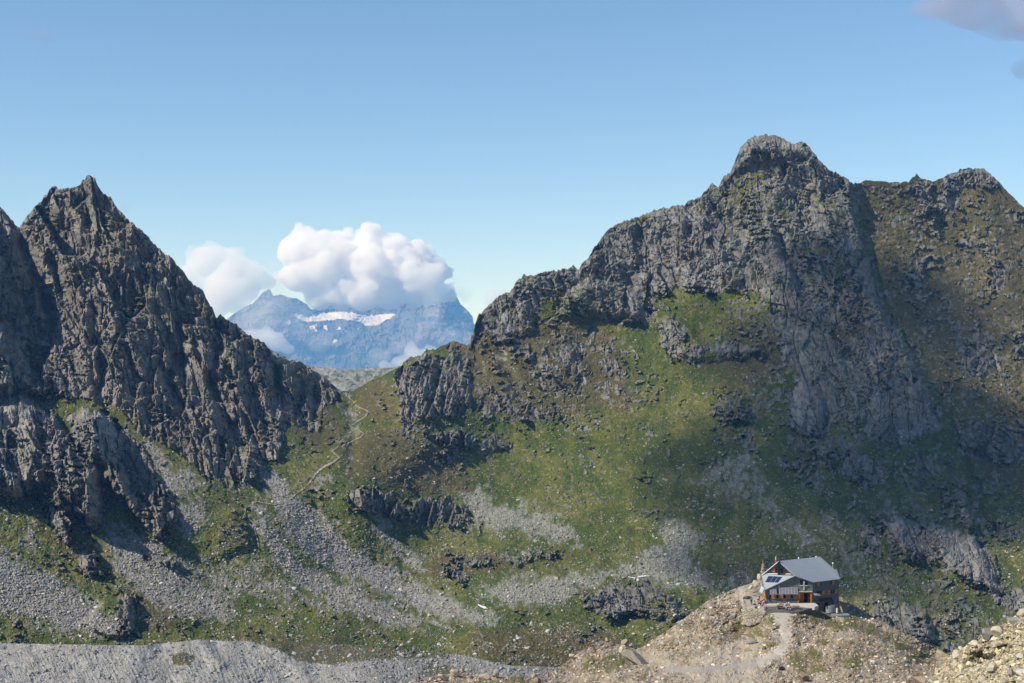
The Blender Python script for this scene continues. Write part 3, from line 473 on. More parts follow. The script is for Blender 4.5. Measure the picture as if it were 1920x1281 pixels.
# ------------------------------------------------------------------ loose rocks, thousands of them, lying on the sheets
def rock_variants(n, sub, seed, flat=.7):
    import bmesh
    r = np.random.RandomState(seed); out = []
    for k in range(n):
        bm = bmesh.new(); bmesh.ops.create_icosphere(bm, subdivisions=sub, radius=1)
        co = np.array([v.co[:] for v in bm.verts]); fa = np.array([[v.index for v in f.verts] for f in bm.faces]); bm.free()
        for q in range(7):   # chop with planes: angular blocks
            nv = r.randn(3); nv /= np.linalg.norm(nv); d = .45 + .4 * r.rand(); s = co @ nv; over = s > d; co[over] -= np.outer(s[over] - d, nv)
        co *= (1 + .16 * r.randn(len(co), 1) * .5); co *= np.array([1.0, .6 + .4 * r.rand(), flat * (.55 + .45 * r.rand())]); out.append((co, fa))
    return out
RV1 = rock_variants(12, 1, 3); RV2 = rock_variants(12, 2, 5)
def rotm(r, n, tilt=.5):
    a = r.rand(n) * 2 * np.pi; b = r.randn(n) * tilt; c = r.randn(n) * tilt
    ca, sa, cb, sb, cc, sc_ = np.cos(a), np.sin(a), np.cos(b), np.sin(b), np.cos(c), np.sin(c); o = np.zeros(n); l = o + 1
    Rz = np.stack([ca, -sa, o, sa, ca, o, o, o, l], -1).reshape(n, 3, 3); Rx = np.stack([l, o, o, o, cb, -sb, o, sb, cb], -1).reshape(n, 3, 3); Ry = np.stack([cc, o, sc_, o, l, o, -sc_, o, cc], -1).reshape(n, 3, 3)
    return Rx @ Ry @ Rz
def scatter(name, T, n, box, dens, size, cols, mat, seed, variants, sink=.25, label=None, cat=None, cp=2.2):
    r = np.random.RandomState(seed); px = box[0] + (box[2] - box[0]) * r.rand(n * 3); py = box[1] + (box[3] - box[1]) * r.rand(n * 3)
    tp = np.interp(px, T['cx'], T['top']); keep = (py > tp + 1) & (r.rand(len(px)) < dens(px, py)); px = px[keep][:n]; py = py[keep][:n]; n = len(px)
    D = sample(T, 'D', px, py); x, y, z = world(px, py, D)
    s = size[0] * (1 - r.rand(n) * (1 - (size[0] / size[1]) ** cp)) ** (-1 / cp)     # many small, few large
    R_ = rotm(r, n); vi = r.randint(0, len(variants), n); VC = []; FC = []; CC = []; base = 0
    ck = np.array(cols)[r.randint(0, len(cols), n)] * (.75 + .5 * r.rand(n, 1))
    for k, (co, fa) in enumerate(variants):
        m = vi == k; q = m.sum()
        if not q: continue
        P = np.einsum('nij,vj->nvi', R_[m], co) * (s[m] * .5)[:, None, None] + np.stack([x[m], y[m], z[m] + s[m] * .5 * (.5 - sink)], -1)[:, None]
        VC.append(P.reshape(-1, 3)); FC.append((fa[None] + (np.arange(q) * len(co))[:, None, None] + base).reshape(-1, 3)); base += q * len(co); CC.append(np.repeat(ck[m], len(co), 0))
    o = link_mesh(name, np.vstack(VC), np.vstack(FC), mat, np.vstack(CC)); tag(o, label, cat, kind='stuff'); return o
M_ROCK = terrain_mat('loose_rock', 1.5, 6.0, .2, .5)
def d_mt(px, py):
    S = sample(MT, 'Sw', px, py); R = sample(MT, 'Rw', px, py)
    low = sstep(820, 1050, py); patch = sstep(-.05, .45, fbm(px / 45, py / 30, 3, 301))
    return np.clip((.55 * S + .38 * patch * low + .10 * patch + .07 * sstep(500, 700, py)) * (1 - .8 * R), 0, 1)
scatter('scree', MT, 130000, (-200, 560, 2150, 1300), d_mt, (.65, 3.8), [(.19,.175,.155),(.28,.26,.22),(.14,.13,.12),(.25,.245,.18),(.40,.375,.33),(.31,.29,.25)], M_ROCK, 11, RV1, .3, 'pale grey boulders and scree strewn over the green mountain slopes', 'scree', 2.6)
def d_mor(px, py): return np.clip(.45 + .5 * sstep(560, 720, px), 0, 1) * (.4 + .6 * sstep(-.2, .3, fbm(px / 20, py / 15, 3, 303)))
scatter('moraine_stones', MOR, 14000, (-200, 1200, 1250, 1340), d_mor, (.45, 3.2), [(.26,.26,.25),(.18,.18,.18),(.34,.33,.30),(.12,.125,.13)], M_ROCK, 12, RV1, .3, 'grey stones scattered over the grey gravel wall of the lower left moraine', 'stones')
def d_fg(px, py):
    R = look(sstep(-4, 4, (GX - 1786) + (GY - 1228) * 1.05), px, py); P = look(PATHM, px, py); S = look(SAND, px, py); G = look(GRF_SHADE, px, py)
    hut = (np.maximum(np.abs(px - 1488) - 88, np.abs(py - 1120) - 32) < 0)
    pt = .10 + .90 * sstep(-.12, .30, fbm(px / 16, py / 10, 4, 305)); return pt * np.clip((1 - R) * (1 - P * 1.2) * (1 - .8 * S) * (1 - .75 * G) * (~hut), 0, 1)
scatter('rubble_stones', FG, 44000, (640, 1090, 1900, 1340), d_fg, (.18, 1.35), [(.36,.29,.20),(.48,.40,.295),(.24,.19,.13),(.37,.27,.185),(.31,.29,.255),(.57,.51,.42),(.28,.23,.17),(.21,.165,.12)], M_ROCK, 13, RV2, .35, 'tan angular rubble covering the near moraine ridge below the hut', 'rubble', 2.3)
def d_fr(px, py): return look(sstep(-4, 4, (GX - 1786) + (GY - 1228) * 1.05), px, py)
scatter('boulder_slope_rocks', FG, 17000, (1640, 1100, 2200, 1340), d_fr, (.25, 1.9), [(.38,.325,.205),(.47,.415,.29),(.30,.25,.165),(.37,.34,.285),(.42,.355,.21),(.20,.17,.12)], M_ROCK, 14, RV2, .3, 'yellowish angular blocks piled on the slope at the lower right', 'rubble', 1.9)
# ------------------------------------------------------------------ the far snow-streaked massif
SNOW = polys([(1, [(548,588),(556,590),(562,586),(566,590),(600,586),(640,584),(700,590),(744,588),(728,598),(700,596),(676,603),(640,598),(600,602),(575,604),(556,596)]), (.85, [(672,602),(700,594),(740,590),(722,602),(708,611),(686,611)]),
   (1, [(530,602),(540,597),(545,606),(534,613),(529,610)]), (1, [(555,606),(570,608),(560,611)]), (1, [(577,612),(592,607),(594,612),(582,618)]), (1, [(588,616),(597,618),(590,624)]), (1, [(603,607),(612,610),(618,622),(608,618)]), (1, [(629,615),(638,612),(638,618),(630,619)]), (.9,[(645,617),(653,618),(648,621)]), (1, [(622,640),(633,635),(630,642),(624,645)]), (.9, [(540,622),(547,627),(537,625)]), (.9, [(571,637),(575,636),(574,641)]), (.8,[(668,616),(674,612),(672,620)]), (.8,[(688,628),(694,624),(692,629)]),(.7,[(770,600),(786,594),(780,600)]),(.8,[(475,582),(484,578),(480,584)]), (.9,[(576,620),(580,618),(578,625)]), (.7,[(533,624),(545,624),(548,629)])], 1.6)
FAR_SKY = [(200,690),(330,650),(380,630),(420,604),(432,594),(446,584),(462,574),(474,570),(484,560),(492,550),(498,546),(506,543),(510,552),(514,556),(520,554),(526,552),(532,555),(540,558),(548,560),(556,560),(566,566),(576,572),(584,582),(596,576),(620,570),(650,572),(690,574),(730,572),(758,566),(764,564),(774,569),(784,567),(798,563),(806,562),(816,565),(830,560),(840,548),(848,540),(856,556),(864,572),(878,584),(886,594),(888,606),(896,620),(920,640),(1000,660),(1150,700)]
def h_far(u, v, top):
    f, c, e = facets(u / 30, v / 40, 401, 120, 120, 60); f2, c2, e2 = facets(u / 11, v / 13, 403, 45, 45, 24); f3, c3, e3 = facets(u / 4, v / 4.5, 405, 20, 20, 10)
    rg = ridged((u + .4 * v) / 46, v / 80, 5, 407, .55); n = fbm(u / 50, v / 16, 4, 409)
    sn = sstep(.4, .6, look(SNOW, u + 3 * fbm(u / 6, v / 6, 3, 411), v + 2 * fbm(u / 6, v / 6, 3, 413)))
    rib = 0
    for H, wd, p in [(260,26,[(500,545),(520,600),(560,680)]),(300,34,[(848,540),(800,600),(790,650)]),(-300,34,[(800,610),(815,660),(820,700)]),(260,40,[(700,640),(640,690)]),(-200,26,[(700,640),(760,690)]),(180,16,[(650,600),(640,590),(662,596)])]:
        dd, t, s = ldist(p, u, v); rib = rib + H * np.exp(-(dd / wd) ** 2)
    h = (1 - .8 * sn) * (f * .6 + f2 + f3 + 150 * rg) + 160 * n + rib
    col = M3(V3(.035, .038, .042), V3(.11, .095, .088), c2 * .4 + .6 * sstep(-.3, .4, n + .3 * rg)); col = M3(col, V3(.20, .145, .12), .6 * sstep(780, 860, u) * sstep(.1, .3, fbm(u / 20, v / 5, 3, 415) + .15))
    col = M3(col, V3(.58, .56, .54), sn * .85)
    return h * 1.5, col, {}
FARM = sheet('far_mountain', FAR_SKY, 840, 240, 1140, 1.6,
    [(a, b, c * 1.6) for a, b, c in [(240,690,17500),(420,604,17200),(500,545,17000),(600,576,17300),(700,574,17600),(848,540,17000),(1000,650,17200),(1140,700,17500),(300,840,12000),(600,840,11800),(900,840,12000),(1140,840,12000),(420,680,15200),(600,620,16300),(600,700,14600),(760,620,16300),(760,700,14600),(860,640,15900),(640,600,16700)]], h_far, terrain_mat('far_rock', .006, .02, .2, .6), 1.6, 5, back=((100, 60), (600, 500), (2500, 2000)))

# ------------------------------------------------------------------ clouds: real puffs of vapour
def vol_mat(name, dens, color=(1, 1, 1), g=.2, noise=None):
    m = bpy.data.materials.new(name); m.use_nodes = True; t = m.node_tree; t.nodes.clear()
    o = t.nodes.new('ShaderNodeOutputMaterial'); v = t.nodes.new('ShaderNodeVolumePrincipled')
    v.inputs['Color'].default_value = (*color, 1); v.inputs['Density'].default_value = dens; v.inputs['Anisotropy'].default_value = g
    t.links.new(v.outputs[0], o.inputs['Volume'])
    if noise:   # (scale 1/m, threshold lo, hi)
        tc = t.nodes.new('ShaderNodeTexCoord'); n = t.nodes.new('ShaderNodeTexNoise'); n.inputs['Scale'].default_value = noise[0]; n.inputs['Detail'].default_value = 5
        r = t.nodes.new('ShaderNodeMapRange'); r.inputs[1].default_value = noise[1]; r.inputs[2].default_value = noise[2]; r.inputs[3].default_value = 0; r.inputs[4].default_value = dens
        t.links.new(tc.outputs['Object'], n.inputs['Vector']); t.links.new(n.outputs[0], r.inputs[0]); t.links.new(r.outputs[0], v.inputs['Density'])
    else: m.cycles.homogeneous_volume = True
    return m
import bmesh
def cloud(name, lobes, Y, seed, mat, label, kids=9, voxel=24.0, flat=.8, gens=2, deep=1.2, kr=(.27, .52)):
    """lobes: (px, py, radius px); children puffs crowd their upper sides; the union is one skin"""
    r = random.Random(seed); mpp = Y / F_PX; L = [(W3(px, py, Y + r.uniform(-.5, .5) * rad * mpp * deep), rad * mpp) for px, py, rad in lobes]
    allp = list(L); cur = L
    for g in range(gens):
        nx = []
        for c, R in cur:
            for k in range(kids):
                a = r.uniform(0, 2 * math.pi); z = r.uniform(-.45, 1); q = math.sqrt(max(0, 1 - z * z))
                d = Vector((q * math.cos(a), q * math.sin(a), z)); nx.append((c + d * R * .86, R * r.uniform(*kr)))
        allp += nx; cur = nx
    base = [s for s in allp if s[1] > voxel * .7]
    ico = bmesh.new(); bmesh.ops.create_icosphere(ico, subdivisions=2, radius=1); ic = np.array([v.co[:] for v in ico.verts]); fa = np.array([[v.index for v in f.verts] for f in ico.faces]); ico.free()
    c0 = W3(lobes[0][0], lobes[0][1], Y)
    VC = np.vstack([ic * R * np.array([1, 1, flat]) + np.array((c - c0)[:]) for c, R in base]); FC = np.vstack([fa + i * len(ic) for i in range(len(base))])
    o = link_mesh(name, VC, FC, mat); o.location = c0
    md = o.modifiers.new('union', 'REMESH'); md.mode = 'VOXEL'; md.voxel_size = voxel
    bpy.context.view_layer.update(); dg = bpy.context.evaluated_depsgraph_get(); me = bpy.data.meshes.new_from_object(o.evaluated_get(dg)); o.modifiers.clear(); o.data = me
    if not me.materials: me.materials.append(mat)
    tag(o, label, 'cloud', 'clouds in the sky'); return o
CL_B = vol_mat('cloud_vapour', .008, (.955, .955, .96), .1)
CL_T = vol_mat('cloud_thin', .0036, (.975, .975, .98), .1)
cloud('cloud', [(560,472,42),(600,468,34),(632,466,30),(694,460,34),(742,470,30),(770,482,32),(560,520,34),(600,510,48),(650,500,56),(700,505,58),(750,515,52),(795,525,40),(620,545,34),(680,553,38),(730,554,34),(780,553,28),(826,550,24),(600,560,28),(640,566,22),(820,510,26),(790,490,26)], 23600, 5, CL_B, 'biggest cumulus cloud, billowing white over the blue massif', 10, 26, .85, 3)
cloud('cloud', [(380,492,34),(410,490,34),(440,505,34),(470,520,30),(420,540,40),(460,545,28),(400,570,34),(370,560,30),(500,528,20),(440,570,22),(350,520,24)], 23800, 6, CL_T, 'soft pale cloud left of the biggest cumulus, beside the left mountain', 8, 40, .9)
cloud('cloud', [(500,632,22),(520,645,20),(480,640,20),(540,655,14),(465,628,14)], 21000, 8, CL_T, 'small white cloud low against the massif, just above the left ridge', 7, 36, .8)
cloud('cloud', [(780,668,20),(750,680,18),(808,660,16),(720,686,12),(830,664,12),(770,655,14)], 21000, 9, CL_T, 'small white cloud low in the pass beside the right crags', 7, 36, .8)
cloud('cloud', [(925,560,16),(938,550,14),(950,556,14),(915,568,10)], 29000, 10, CL_T, 'small white cloud touching the ridge right of the massif', 7, 36, .8)

CL_M = vol_mat('mist', .0008, (1, 1, 1), .1, (.0012, .40, .62))
cloud('cloud', [(520,560,40),(480,600,40),(540,620,34),(600,640,30),(470,560,30),(520,500,26),(560,580,26)], 22500, 41, CL_M, 'thin veil of mist joining the left cloud to the biggest one', 4, 60, .8, 1)
cloud('cloud', [(770,640,40),(800,600,34),(760,600,24),(840,640,34),(710,670,26),(870,640,26),(810,560,24)], 22500, 42, CL_M, 'thin mist drifting across the right half of the massif', 4, 60, .8, 1)
# a broad cloud overhead, left of the frame, whose shadow lies across the right mountain
def shade_cloud(targets, dist, seed, mat, label):
    r = random.Random(seed); pts = []
    for px, py, rad in targets:
        Y = float(look(tps(DEP), np.array([px * 1.0]), np.array([py * 1.0]))[0]); P = W3(px, py, Y) + Vector(SUN.tolist()) * (dist + r.uniform(-60, 60)); rad *= 1.12; pts.append((P, rad))
        for k in range(5): pts.append((P + Vector((r.uniform(-1, 1), r.uniform(-1, 1), r.uniform(-.6, .6))) * rad, rad * r.uniform(.3, .5)))
    ico = bmesh.new(); bmesh.ops.create_icosphere(ico, subdivisions=2, radius=1); ic = np.array([v.co[:] for v in ico.verts]); fa = np.array([[v.index for v in f.verts] for f in ico.faces]); ico.free()
    VC = np.vstack([ic * R + np.array((c - pts[0][0])[:]) for c, R in pts]); FC = np.vstack([fa + i * len(ic) for i in range(len(pts))])
    o = link_mesh('cloud', VC, FC, mat); o.location = pts[0][0]; md = o.modifiers.new('union', 'REMESH'); md.mode = 'VOXEL'; md.voxel_size = 12
    bpy.context.view_layer.update(); me = bpy.data.meshes.new_from_object(o.evaluated_get(bpy.context.evaluated_depsgraph_get())); o.modifiers.clear(); o.data = me
    if not me.materials: me.materials.append(mat)
    tag(o, label, 'cloud', 'clouds in the sky'); return o
CL_S = vol_mat('shading_cloud', .0115, (1, 1, 1), .3)
shade_cloud([(1480,640,50),(1560,740,70),(1450,860,62),(1640,620,55),(1690,790,75),(1390,930,50),(1560,930,70),(1740,930,60),(1860,880,60),(1600,1000,45),(1500,1060,60),(1700,560,30),(1560,520,45),(1340,850,32),(1330,960,30),(1655,470,32),(1450,740,35),(1715,535,40),(1775,595,34),(1600,500,40),(1840,770,45)], 1500, 21, CL_S, 'grey cloud high overhead, out of view, whose shadow darkens the right mountain')
CL_G = vol_mat('grey_vapour', .008, (.62, .55, .60), .0, (.0035, .40, .62))
cloud('cloud', [(1760,10,40),(1830,20,55),(1900,25,60),(1960,20,70),(1720,18,22),(1800,-20,60),(1880,60,30),(1850,50,30),(1930,62,30)], 5200, 31, CL_G, 'mauve grey cloud in the upper right corner of the sky', 4, 24, .7, 1)
CL_W = vol_mat('wisp', .010, (.45, .48, .58), .0, (.010, .40, .60))
cloud('cloud', [(1908,128,16),(1918,140,16),(1925,115,14)], 5200, 32, CL_W, 'little dark wisp of cloud at the right edge of the sky', 4, 16, .9, 1)
cloud('cloud', [(88,66,20),(60,66,16),(108,76,12),(40,62,10)], 5200, 33, CL_W, 'faint grey wisp of cloud in the upper left sky', 4, 16, .6, 1)
cloud('cloud', [(862,545,14),(878,548,12),(850,530,12),(872,562,8)], 23400, 34, vol_mat('dark_wisp', .003, (.6, .66, .8), 0, (.0025, .42, .6)), 'ragged dark wisp trailing off the right end of the biggest cumulus', 4, 40, .9, 1)
cloud('cloud', [(232,386,9),(238,392,8)], 5200, 35, CL_W, 'tiny wisp of cloud beside the left mountain peak', 3, 10, .9, 1)

# ------------------------------------------------------------------ the air between here and there
def box(name, lo, hi, mat):
    v = np.array([(x, y, z) for x in (lo[0], hi[0]) for y in (lo[1], hi[1]) for z in (lo[2], hi[2])], float)
    f = np.array([(0, 1, 3, 2), (4, 6, 7, 5), (0, 4, 5, 1), (2, 3, 7, 6), (0, 2, 6, 4), (1, 5, 7, 3)]); return link_mesh(name, v, f, mat)
HZ = bpy.data.materials.new('air'); HZ.use_nodes = True; t = HZ.node_tree; t.nodes.clear(); HZ.cycles.homogeneous_volume = True
o_ = t.nodes.new('ShaderNodeOutputMaterial'); v_ = t.nodes.new('ShaderNodeVolumePrincipled'); t.links.new(v_.outputs[0], o_.inputs['Volume'])
v_.inputs['Color'].default_value = (.19, .48, 1.0, 1); v_.inputs['Absorption Color'].default_value = (1, 1, 1, 1); v_.inputs['Density'].default_value = 4.9e-5; v_.inputs['Anisotropy'].default_value = 0.0
hz = box('haze', (-13000, -1500, -1601), (13000, 18500, 620), HZ); tag(hz, 'pale blue haze of the air between the near slopes and the massif', 'haze', kind='stuff')
# ------------------------------------------------------------------ the hut and everything round it
def plain(name, col, rough=.7, metal=0, noise=.12, scale=3.0):
    m, t, b = new_mat(name); N = t.nodes; L = t.links
    n = N.new('ShaderNodeTexNoise'); n.inputs['Scale'].default_value = scale; n.inputs['Detail'].default_value = 4
    tc = N.new('ShaderNodeTexCoord'); L.new(tc.outputs['Object'], n.inputs['Vector'])
    mr = N.new('ShaderNodeMapRange'); mr.inputs[1].default_value = .3; mr.inputs[2].default_value = .7; mr.inputs[3].default_value = 1 - noise; mr.inputs[4].default_value = 1 + noise
    L.new(n.outputs[0], mr.inputs[0]); v = N.new('ShaderNodeVectorMath'); v.operation = 'SCALE'; v.inputs[0].default_value = tuple(c * .80 for c in col); L.new(mr.outputs[0], v.inputs['Scale'])
    L.new(v.outputs[0], b.inputs['Base Color']); b.inputs['Roughness'].default_value = rough; b.inputs['Metallic'].default_value = metal; b.inputs['Specular IOR Level'].default_value = .3
    return m
K = dict(wall=plain('grey_cladding', (.17, .19, .195), .6), wall_shade=plain('shaded_cladding', (.11, .125, .13), .6), roof=plain('sheet_metal', (.35, .385, .42), .48, .25, .05, .8),  # side cladding is the front cladding with shade put into its colour
    lean=plain('pale_sheet_metal', (.36, .39, .40), .5, .2, .08, 1.0), trim=plain('dark_trim', (.06, .07, .075), .6), orange=plain('orange_wood', (.58, .21, .035), .6, 0, .2, 4), orange_d=plain('brown_orange_wood', (.30, .10, .025), .7, 0, .25, 4),
    glass=plain('dark_glass', (.012, .014, .02), .12), dark=plain('dark_inside', (.008, .008, .009), .9), black=plain('black_duct', (.018, .02, .024), .45), cell=plain('solar_cell', (.022, .032, .09), .18, 0, .1), cell_sheen=plain('solar_cell_sky_sheen', (.20, .20, .235), .35, 0, .25, 6),  # pale front cells have the glass reflection put into their colour
    alu=plain('aluminium', (.62, .63, .64), .4, .4), white=plain('white_paint', (.8, .8, .78), .5), red=plain('red_cloth', (.62, .03, .045), .8), stone=plain('pale_stone', (.44, .385, .30), .9, 0, .3, 2.5), basement=plain('basement_stone', (.17, .15, .13), .95, 0, .5, 2.0),
    pink=plain('faded_pink_awning', (.50, .36, .32), .9), brown=plain('brown_canopy', (.06, .04, .032), .8), wood=plain('pale_wood', (.48, .33, .20), .8, 0, .25, 5), wood_d=plain('weathered_wood', (.30, .19, .14), .85, 0, .25, 5), steel=plain('grey_steel', (.33, .36, .38), .45, .3), concrete=plain('concrete', (.50, .47, .41), .9, 0, .15, 2),
    gravel=plain('dark_gravel', (.115, .11, .10), .95, 0, .3, 5), paving=plain('tan_paving', (.40, .35, .28), .95, 0, .25, 2), green=plain('green_cloth', (.03, .30, .16), .8), blue=plain('pale_blue_panel', (.42, .55, .66), .25), rope=plain('purple_tarpaulin', (.055, .045, .06), .7, 0, .4, 3), cream=plain('cream_paint', (.7, .66, .56), .7), orange_b=plain('bright_orange_paint', (.9, .38, .01), .6))
def mesh_obj(name, verts, faces, mat, parent=None, bevel=0, origin=None):
    me = bpy.data.meshes.new(name); o = bpy.data.objects.new(name, me); sc.collection.objects.link(o)
    c = Vector(origin) if origin is not None else Vector((0, 0, 0)); me.from_pydata([(Vector(v) - c)[:] for v in verts], [], faces); me.materials.append(mat)
    bm = bmesh.new(); bm.from_mesh(me); bmesh.ops.recalc_face_normals(bm, faces=bm.faces)
    if bevel: bmesh.ops.bevel(bm, geom=bm.edges[:], offset=bevel, segments=1, affect='EDGES')
    bm.to_mesh(me); bm.free()
    if parent: o.parent = parent; o.location = c - parent.location
    else: o.location = c
    return o
class MBq:
    """collects solids into one mesh"""
    def __init__(s): s.v = []; s.f = []
    def prism(s, pts, ext):
        n = len(pts); b = len(s.v); s.v += [Vector(p) for p in pts] + [Vector(p) + Vector(ext) for p in pts]
        s.f += [list(range(b, b + n)), list(range(b + 2 * n - 1, b + n - 1, -1))] + [[b + i, b + (i + 1) % n, b + n + (i + 1) % n, b + n + i] for i in range(n)]; return s
    def box(s, c, sx, sy, sz, rz=0.0, rx=0.0):
        M = Matrix.Rotation(rz, 3, 'Z') @ Matrix.Rotation(rx, 3, 'X'); c = Vector(c)
        return s.prism([c + M @ Vector((a * sx / 2, b * sy / 2, -sz / 2)) for a, b in ((-1, -1), (1, -1), (1, 1), (-1, 1))], M @ Vector((0, 0, sz)))
    def tube(s, a, b, r0, r1=None, n=8):
        a = Vector(a); b = Vector(b); r1 = r0 if r1 is None else r1; d = (b - a).normalized(); u = d.orthogonal().normalized(); w_ = d.cross(u); k = len(s.v)
        s.v += [a + (u * math.cos(2 * math.pi * i / n) + w_ * math.sin(2 * math.pi * i / n)) * r0 for i in range(n)] + [b + (u * math.cos(2 * math.pi * i / n) + w_ * math.sin(2 * math.pi * i / n)) * r1 for i in range(n)]
        s.f += [[k + i, k + (i + 1) % n, k + n + (i + 1) % n, k + n + i] for i in range(n)] + [list(range(k + n - 1, k - 1, -1)), list(range(k + n, k + 2 * n))]; return s
    def done(s, name, mat, parent=None, origin=None, bevel=0): return mesh_obj(name, s.v, s.f, mat, parent, bevel, origin)
def empty(name, loc, label=None, cat=None, group=None):
    o = bpy.data.objects.new(name, None); sc.collection.objects.link(o); o.location = loc; o.empty_display_size = .3; return tag(o, label, cat, group)
class Plane:
    """a vertical wall: pixel -> (along, height) on it"""
    def __init__(s, a, b):
        s.o = Vector(a); e = Vector(b) - Vector(a); e.z = 0; s.e = e.normalized(); s.n = Vector((s.e.y, -s.e.x, 0))
        if s.n.y > 0: s.n = -s.n
    def hit(s, px, py, off=0):
        d = W3(px, py, 1.0); p0 = s.o + s.n * off; return d * (p0.dot(s.n) / d.dot(s.n))
    def sz(s, px, py): p = s.hit(px, py); return (p - s.o).dot(s.e), p.z
    def at(s, u, z, off=0): q = s.o + s.e * u + s.n * off; return Vector((q.x, q.y, z))
    def slab(s, mb, x0, y0, x1, y1, o0, o1):
        u0, _ = s.sz(x0, (y0 + y1) / 2); u1, _ = s.sz(x1, (y0 + y1) / 2); _, z0 = s.sz((x0 + x1) / 2, y0); _, z1 = s.sz((x0 + x1) / 2, y1)
        return mb.prism([s.at(u0, z0, o0), s.at(u1, z0, o0), s.at(u1, z1, o0), s.at(u0, z1, o0)], s.n * (o1 - o0))
FLz = -64.05
A_ = W3(1435.5, 1104, 337.0); B_ = W3(1491, 1079, 337.1); FR = W3(1523.5, 1089.6, 337.5); BR = W3(1573, 1084, 343.0)
RL = W3(1460, 1052.2, 341.0); RR = W3(1537.5, 1044, 350.0); Q1 = W3(1562.5, 1066, 346.6); Q2 = W3(1569.4, 1069.6, 346.4)
GLp = W3(1430, 1076, 341.0); GRp = W3(1489, 1077.5, 341.0)
FLb = Vector((A_.x, 337.0, FLz)); FRb = Vector((FR.x, 337.5, FLz))
C_ = Vector((A_.x - .12, 341.2, GLp.z - .05)); rv = RR - RL; BLp = GLp + rv
hut = empty('mountain_hut', (A_.x + 6, 341, FLz), 'dark grey metal-clad mountain hut with orange shutters on the stony ridge', 'hut')
PF = Plane(FLb, FRb); PR = Plane(FR, BR); PG = Plane(GLp, GRp); PL = Plane(FLb, C_)
# walls: one body of cladding, with its battens
def low(p, z=FLz - 1.2): return Vector((p.x, p.y, z))
def wall_poly(mb, pts, th, n): mb.prism(pts, -n * th)
mb = MBq()
ins = lambda p, dz: Vector((p.x, p.y, p.z - dz))
eL, _ = PF.sz(1496, 1125); eR, _ = PF.sz(1521.5, 1125); _, eT = PF.sz(1508, 1110)
def ftop(u):   # underside of roof along the front wall
    uB = (B_ - PF.o).dot(PF.e); uF = (FR - PF.o).dot(PF.e)
    return (A_.z + (B_.z - A_.z) * u / uB if u < uB else B_.z + (FR.z - B_.z) * (u - uB) / (uF - uB)) - .12
uB = (B_ - PF.o).dot(PF.e); uF = (FR - PF.o).dot(PF.e)
mb.prism([PF.at(0, FLz - 1), PF.at(eL, FLz - 1), PF.at(eL, ftop(eL)), PF.at(uB, ftop(uB)), PF.at(0, ftop(0))], -PF.n * .3)
mb.prism([PF.at(eL + .003, eT), PF.at(eR, eT), PF.at(eR, ftop(eR)), PF.at(eL + .003, ftop(eL))], -PF.n * .3)
mb.prism([PF.at(eR + .003, FLz - 1), PF.at(uF, FLz - 1), PF.at(uF, ftop(uF)), PF.at(eR + .003, ftop(eR))], -PF.n * .3)
for i in range(1, 27):
    u = i * uF / 27
    if eL - .1 < u < eR + .1: mb.box(PF.at(u, (eT + ftop(u)) / 2 - .05, .02), .06, .04, ftop(u) - eT - .14)
    else: mb.box(PF.at(u, (FLz - .9 + ftop(u)) / 2 - .05, .02), .06, .04, ftop(u) - FLz + .75)
mb.prism([low(FLb), low(C_), ins(C_, .15), ins(A_, .15)], Vector((.3, 0, 0)))
mb.prism([low(C_), low(BLp, FLz - 1), ins(BLp, .2), ins(GLp, .2)], Vector((.3, -.2, 0)))
mb.prism([ins(GLp, .15), Vector((GLp.x, 341, FLz + 2)), Vector((FR.x - 3, 341, FLz + 2)), W3(1489, 1079, 341), ins(RL, .18)], Vector((0, .3, 0)))
for i in range(1, 12):
    x = GLp.x + (GRp.x - GLp.x) * i / 12; zt = min(RL.z - .3 - abs(x - RL.x) * .82, 99); mb.box((x, 340.985, (zt - 59.3) / 2), .05, .03, zt + 59.3)
mb.done('wall', K['wall'], hut, hut.location)
mb = MBq(); zb = FLz - 3.6; mid = FLz - .35
uR = (BR - PR.o).dot(PR.e)
mb.prism([PR.at(.02, mid), PR.at(uR, mid), PR.at(uR, BR.z - .12), PR.at(.02, FR.z - .12)], -PR.n * .3)
for i in range(1, 18): u = i * uR / 18; mb.box(PR.at(u, (mid + FR.z - .4) / 2, .018), .05, .035, FR.z - mid - .4, math.atan2(PR.e.y, PR.e.x))
mb.prism([Vector((BR.x, BR.y, mid)), Vector((Q2.x, Q2.y, mid)), ins(Q2, .15), ins(BR, .15)], Vector((-.3, .05, 0))); mb.prism([Vector((Q2.x, Q2.y, mid)), Vector((RR.x, RR.y, mid)), ins(RR, .15), ins(Q2, .15)], Vector((-.2, -.2, 0)))
mb.prism([Vector((RR.x, RR.y, mid)), Vector((BLp.x, BLp.y, mid)), ins(BLp, .15), ins(RR, .15)], Vector((0, -.3, 0)))
s1 = mb.done('side_wall', K['wall_shade'], hut, hut.location)
mb = MBq(); mb.prism([PR.at(-.02, zb, .05), PR.at(uR, zb, .05), PR.at(uR, mid - .003, .05), PR.at(-.02, mid - .003, .05)], -PR.n * .4)
mb.prism([Vector((BR.x, BR.y, zb)), Vector((Q2.x, Q2.y, zb)), Vector((Q2.x, Q2.y, mid - .003)), Vector((BR.x, BR.y, mid - .003))], Vector((-.3, .05, 0))); mb.done('basement', K['basement'], hut, hut.location)
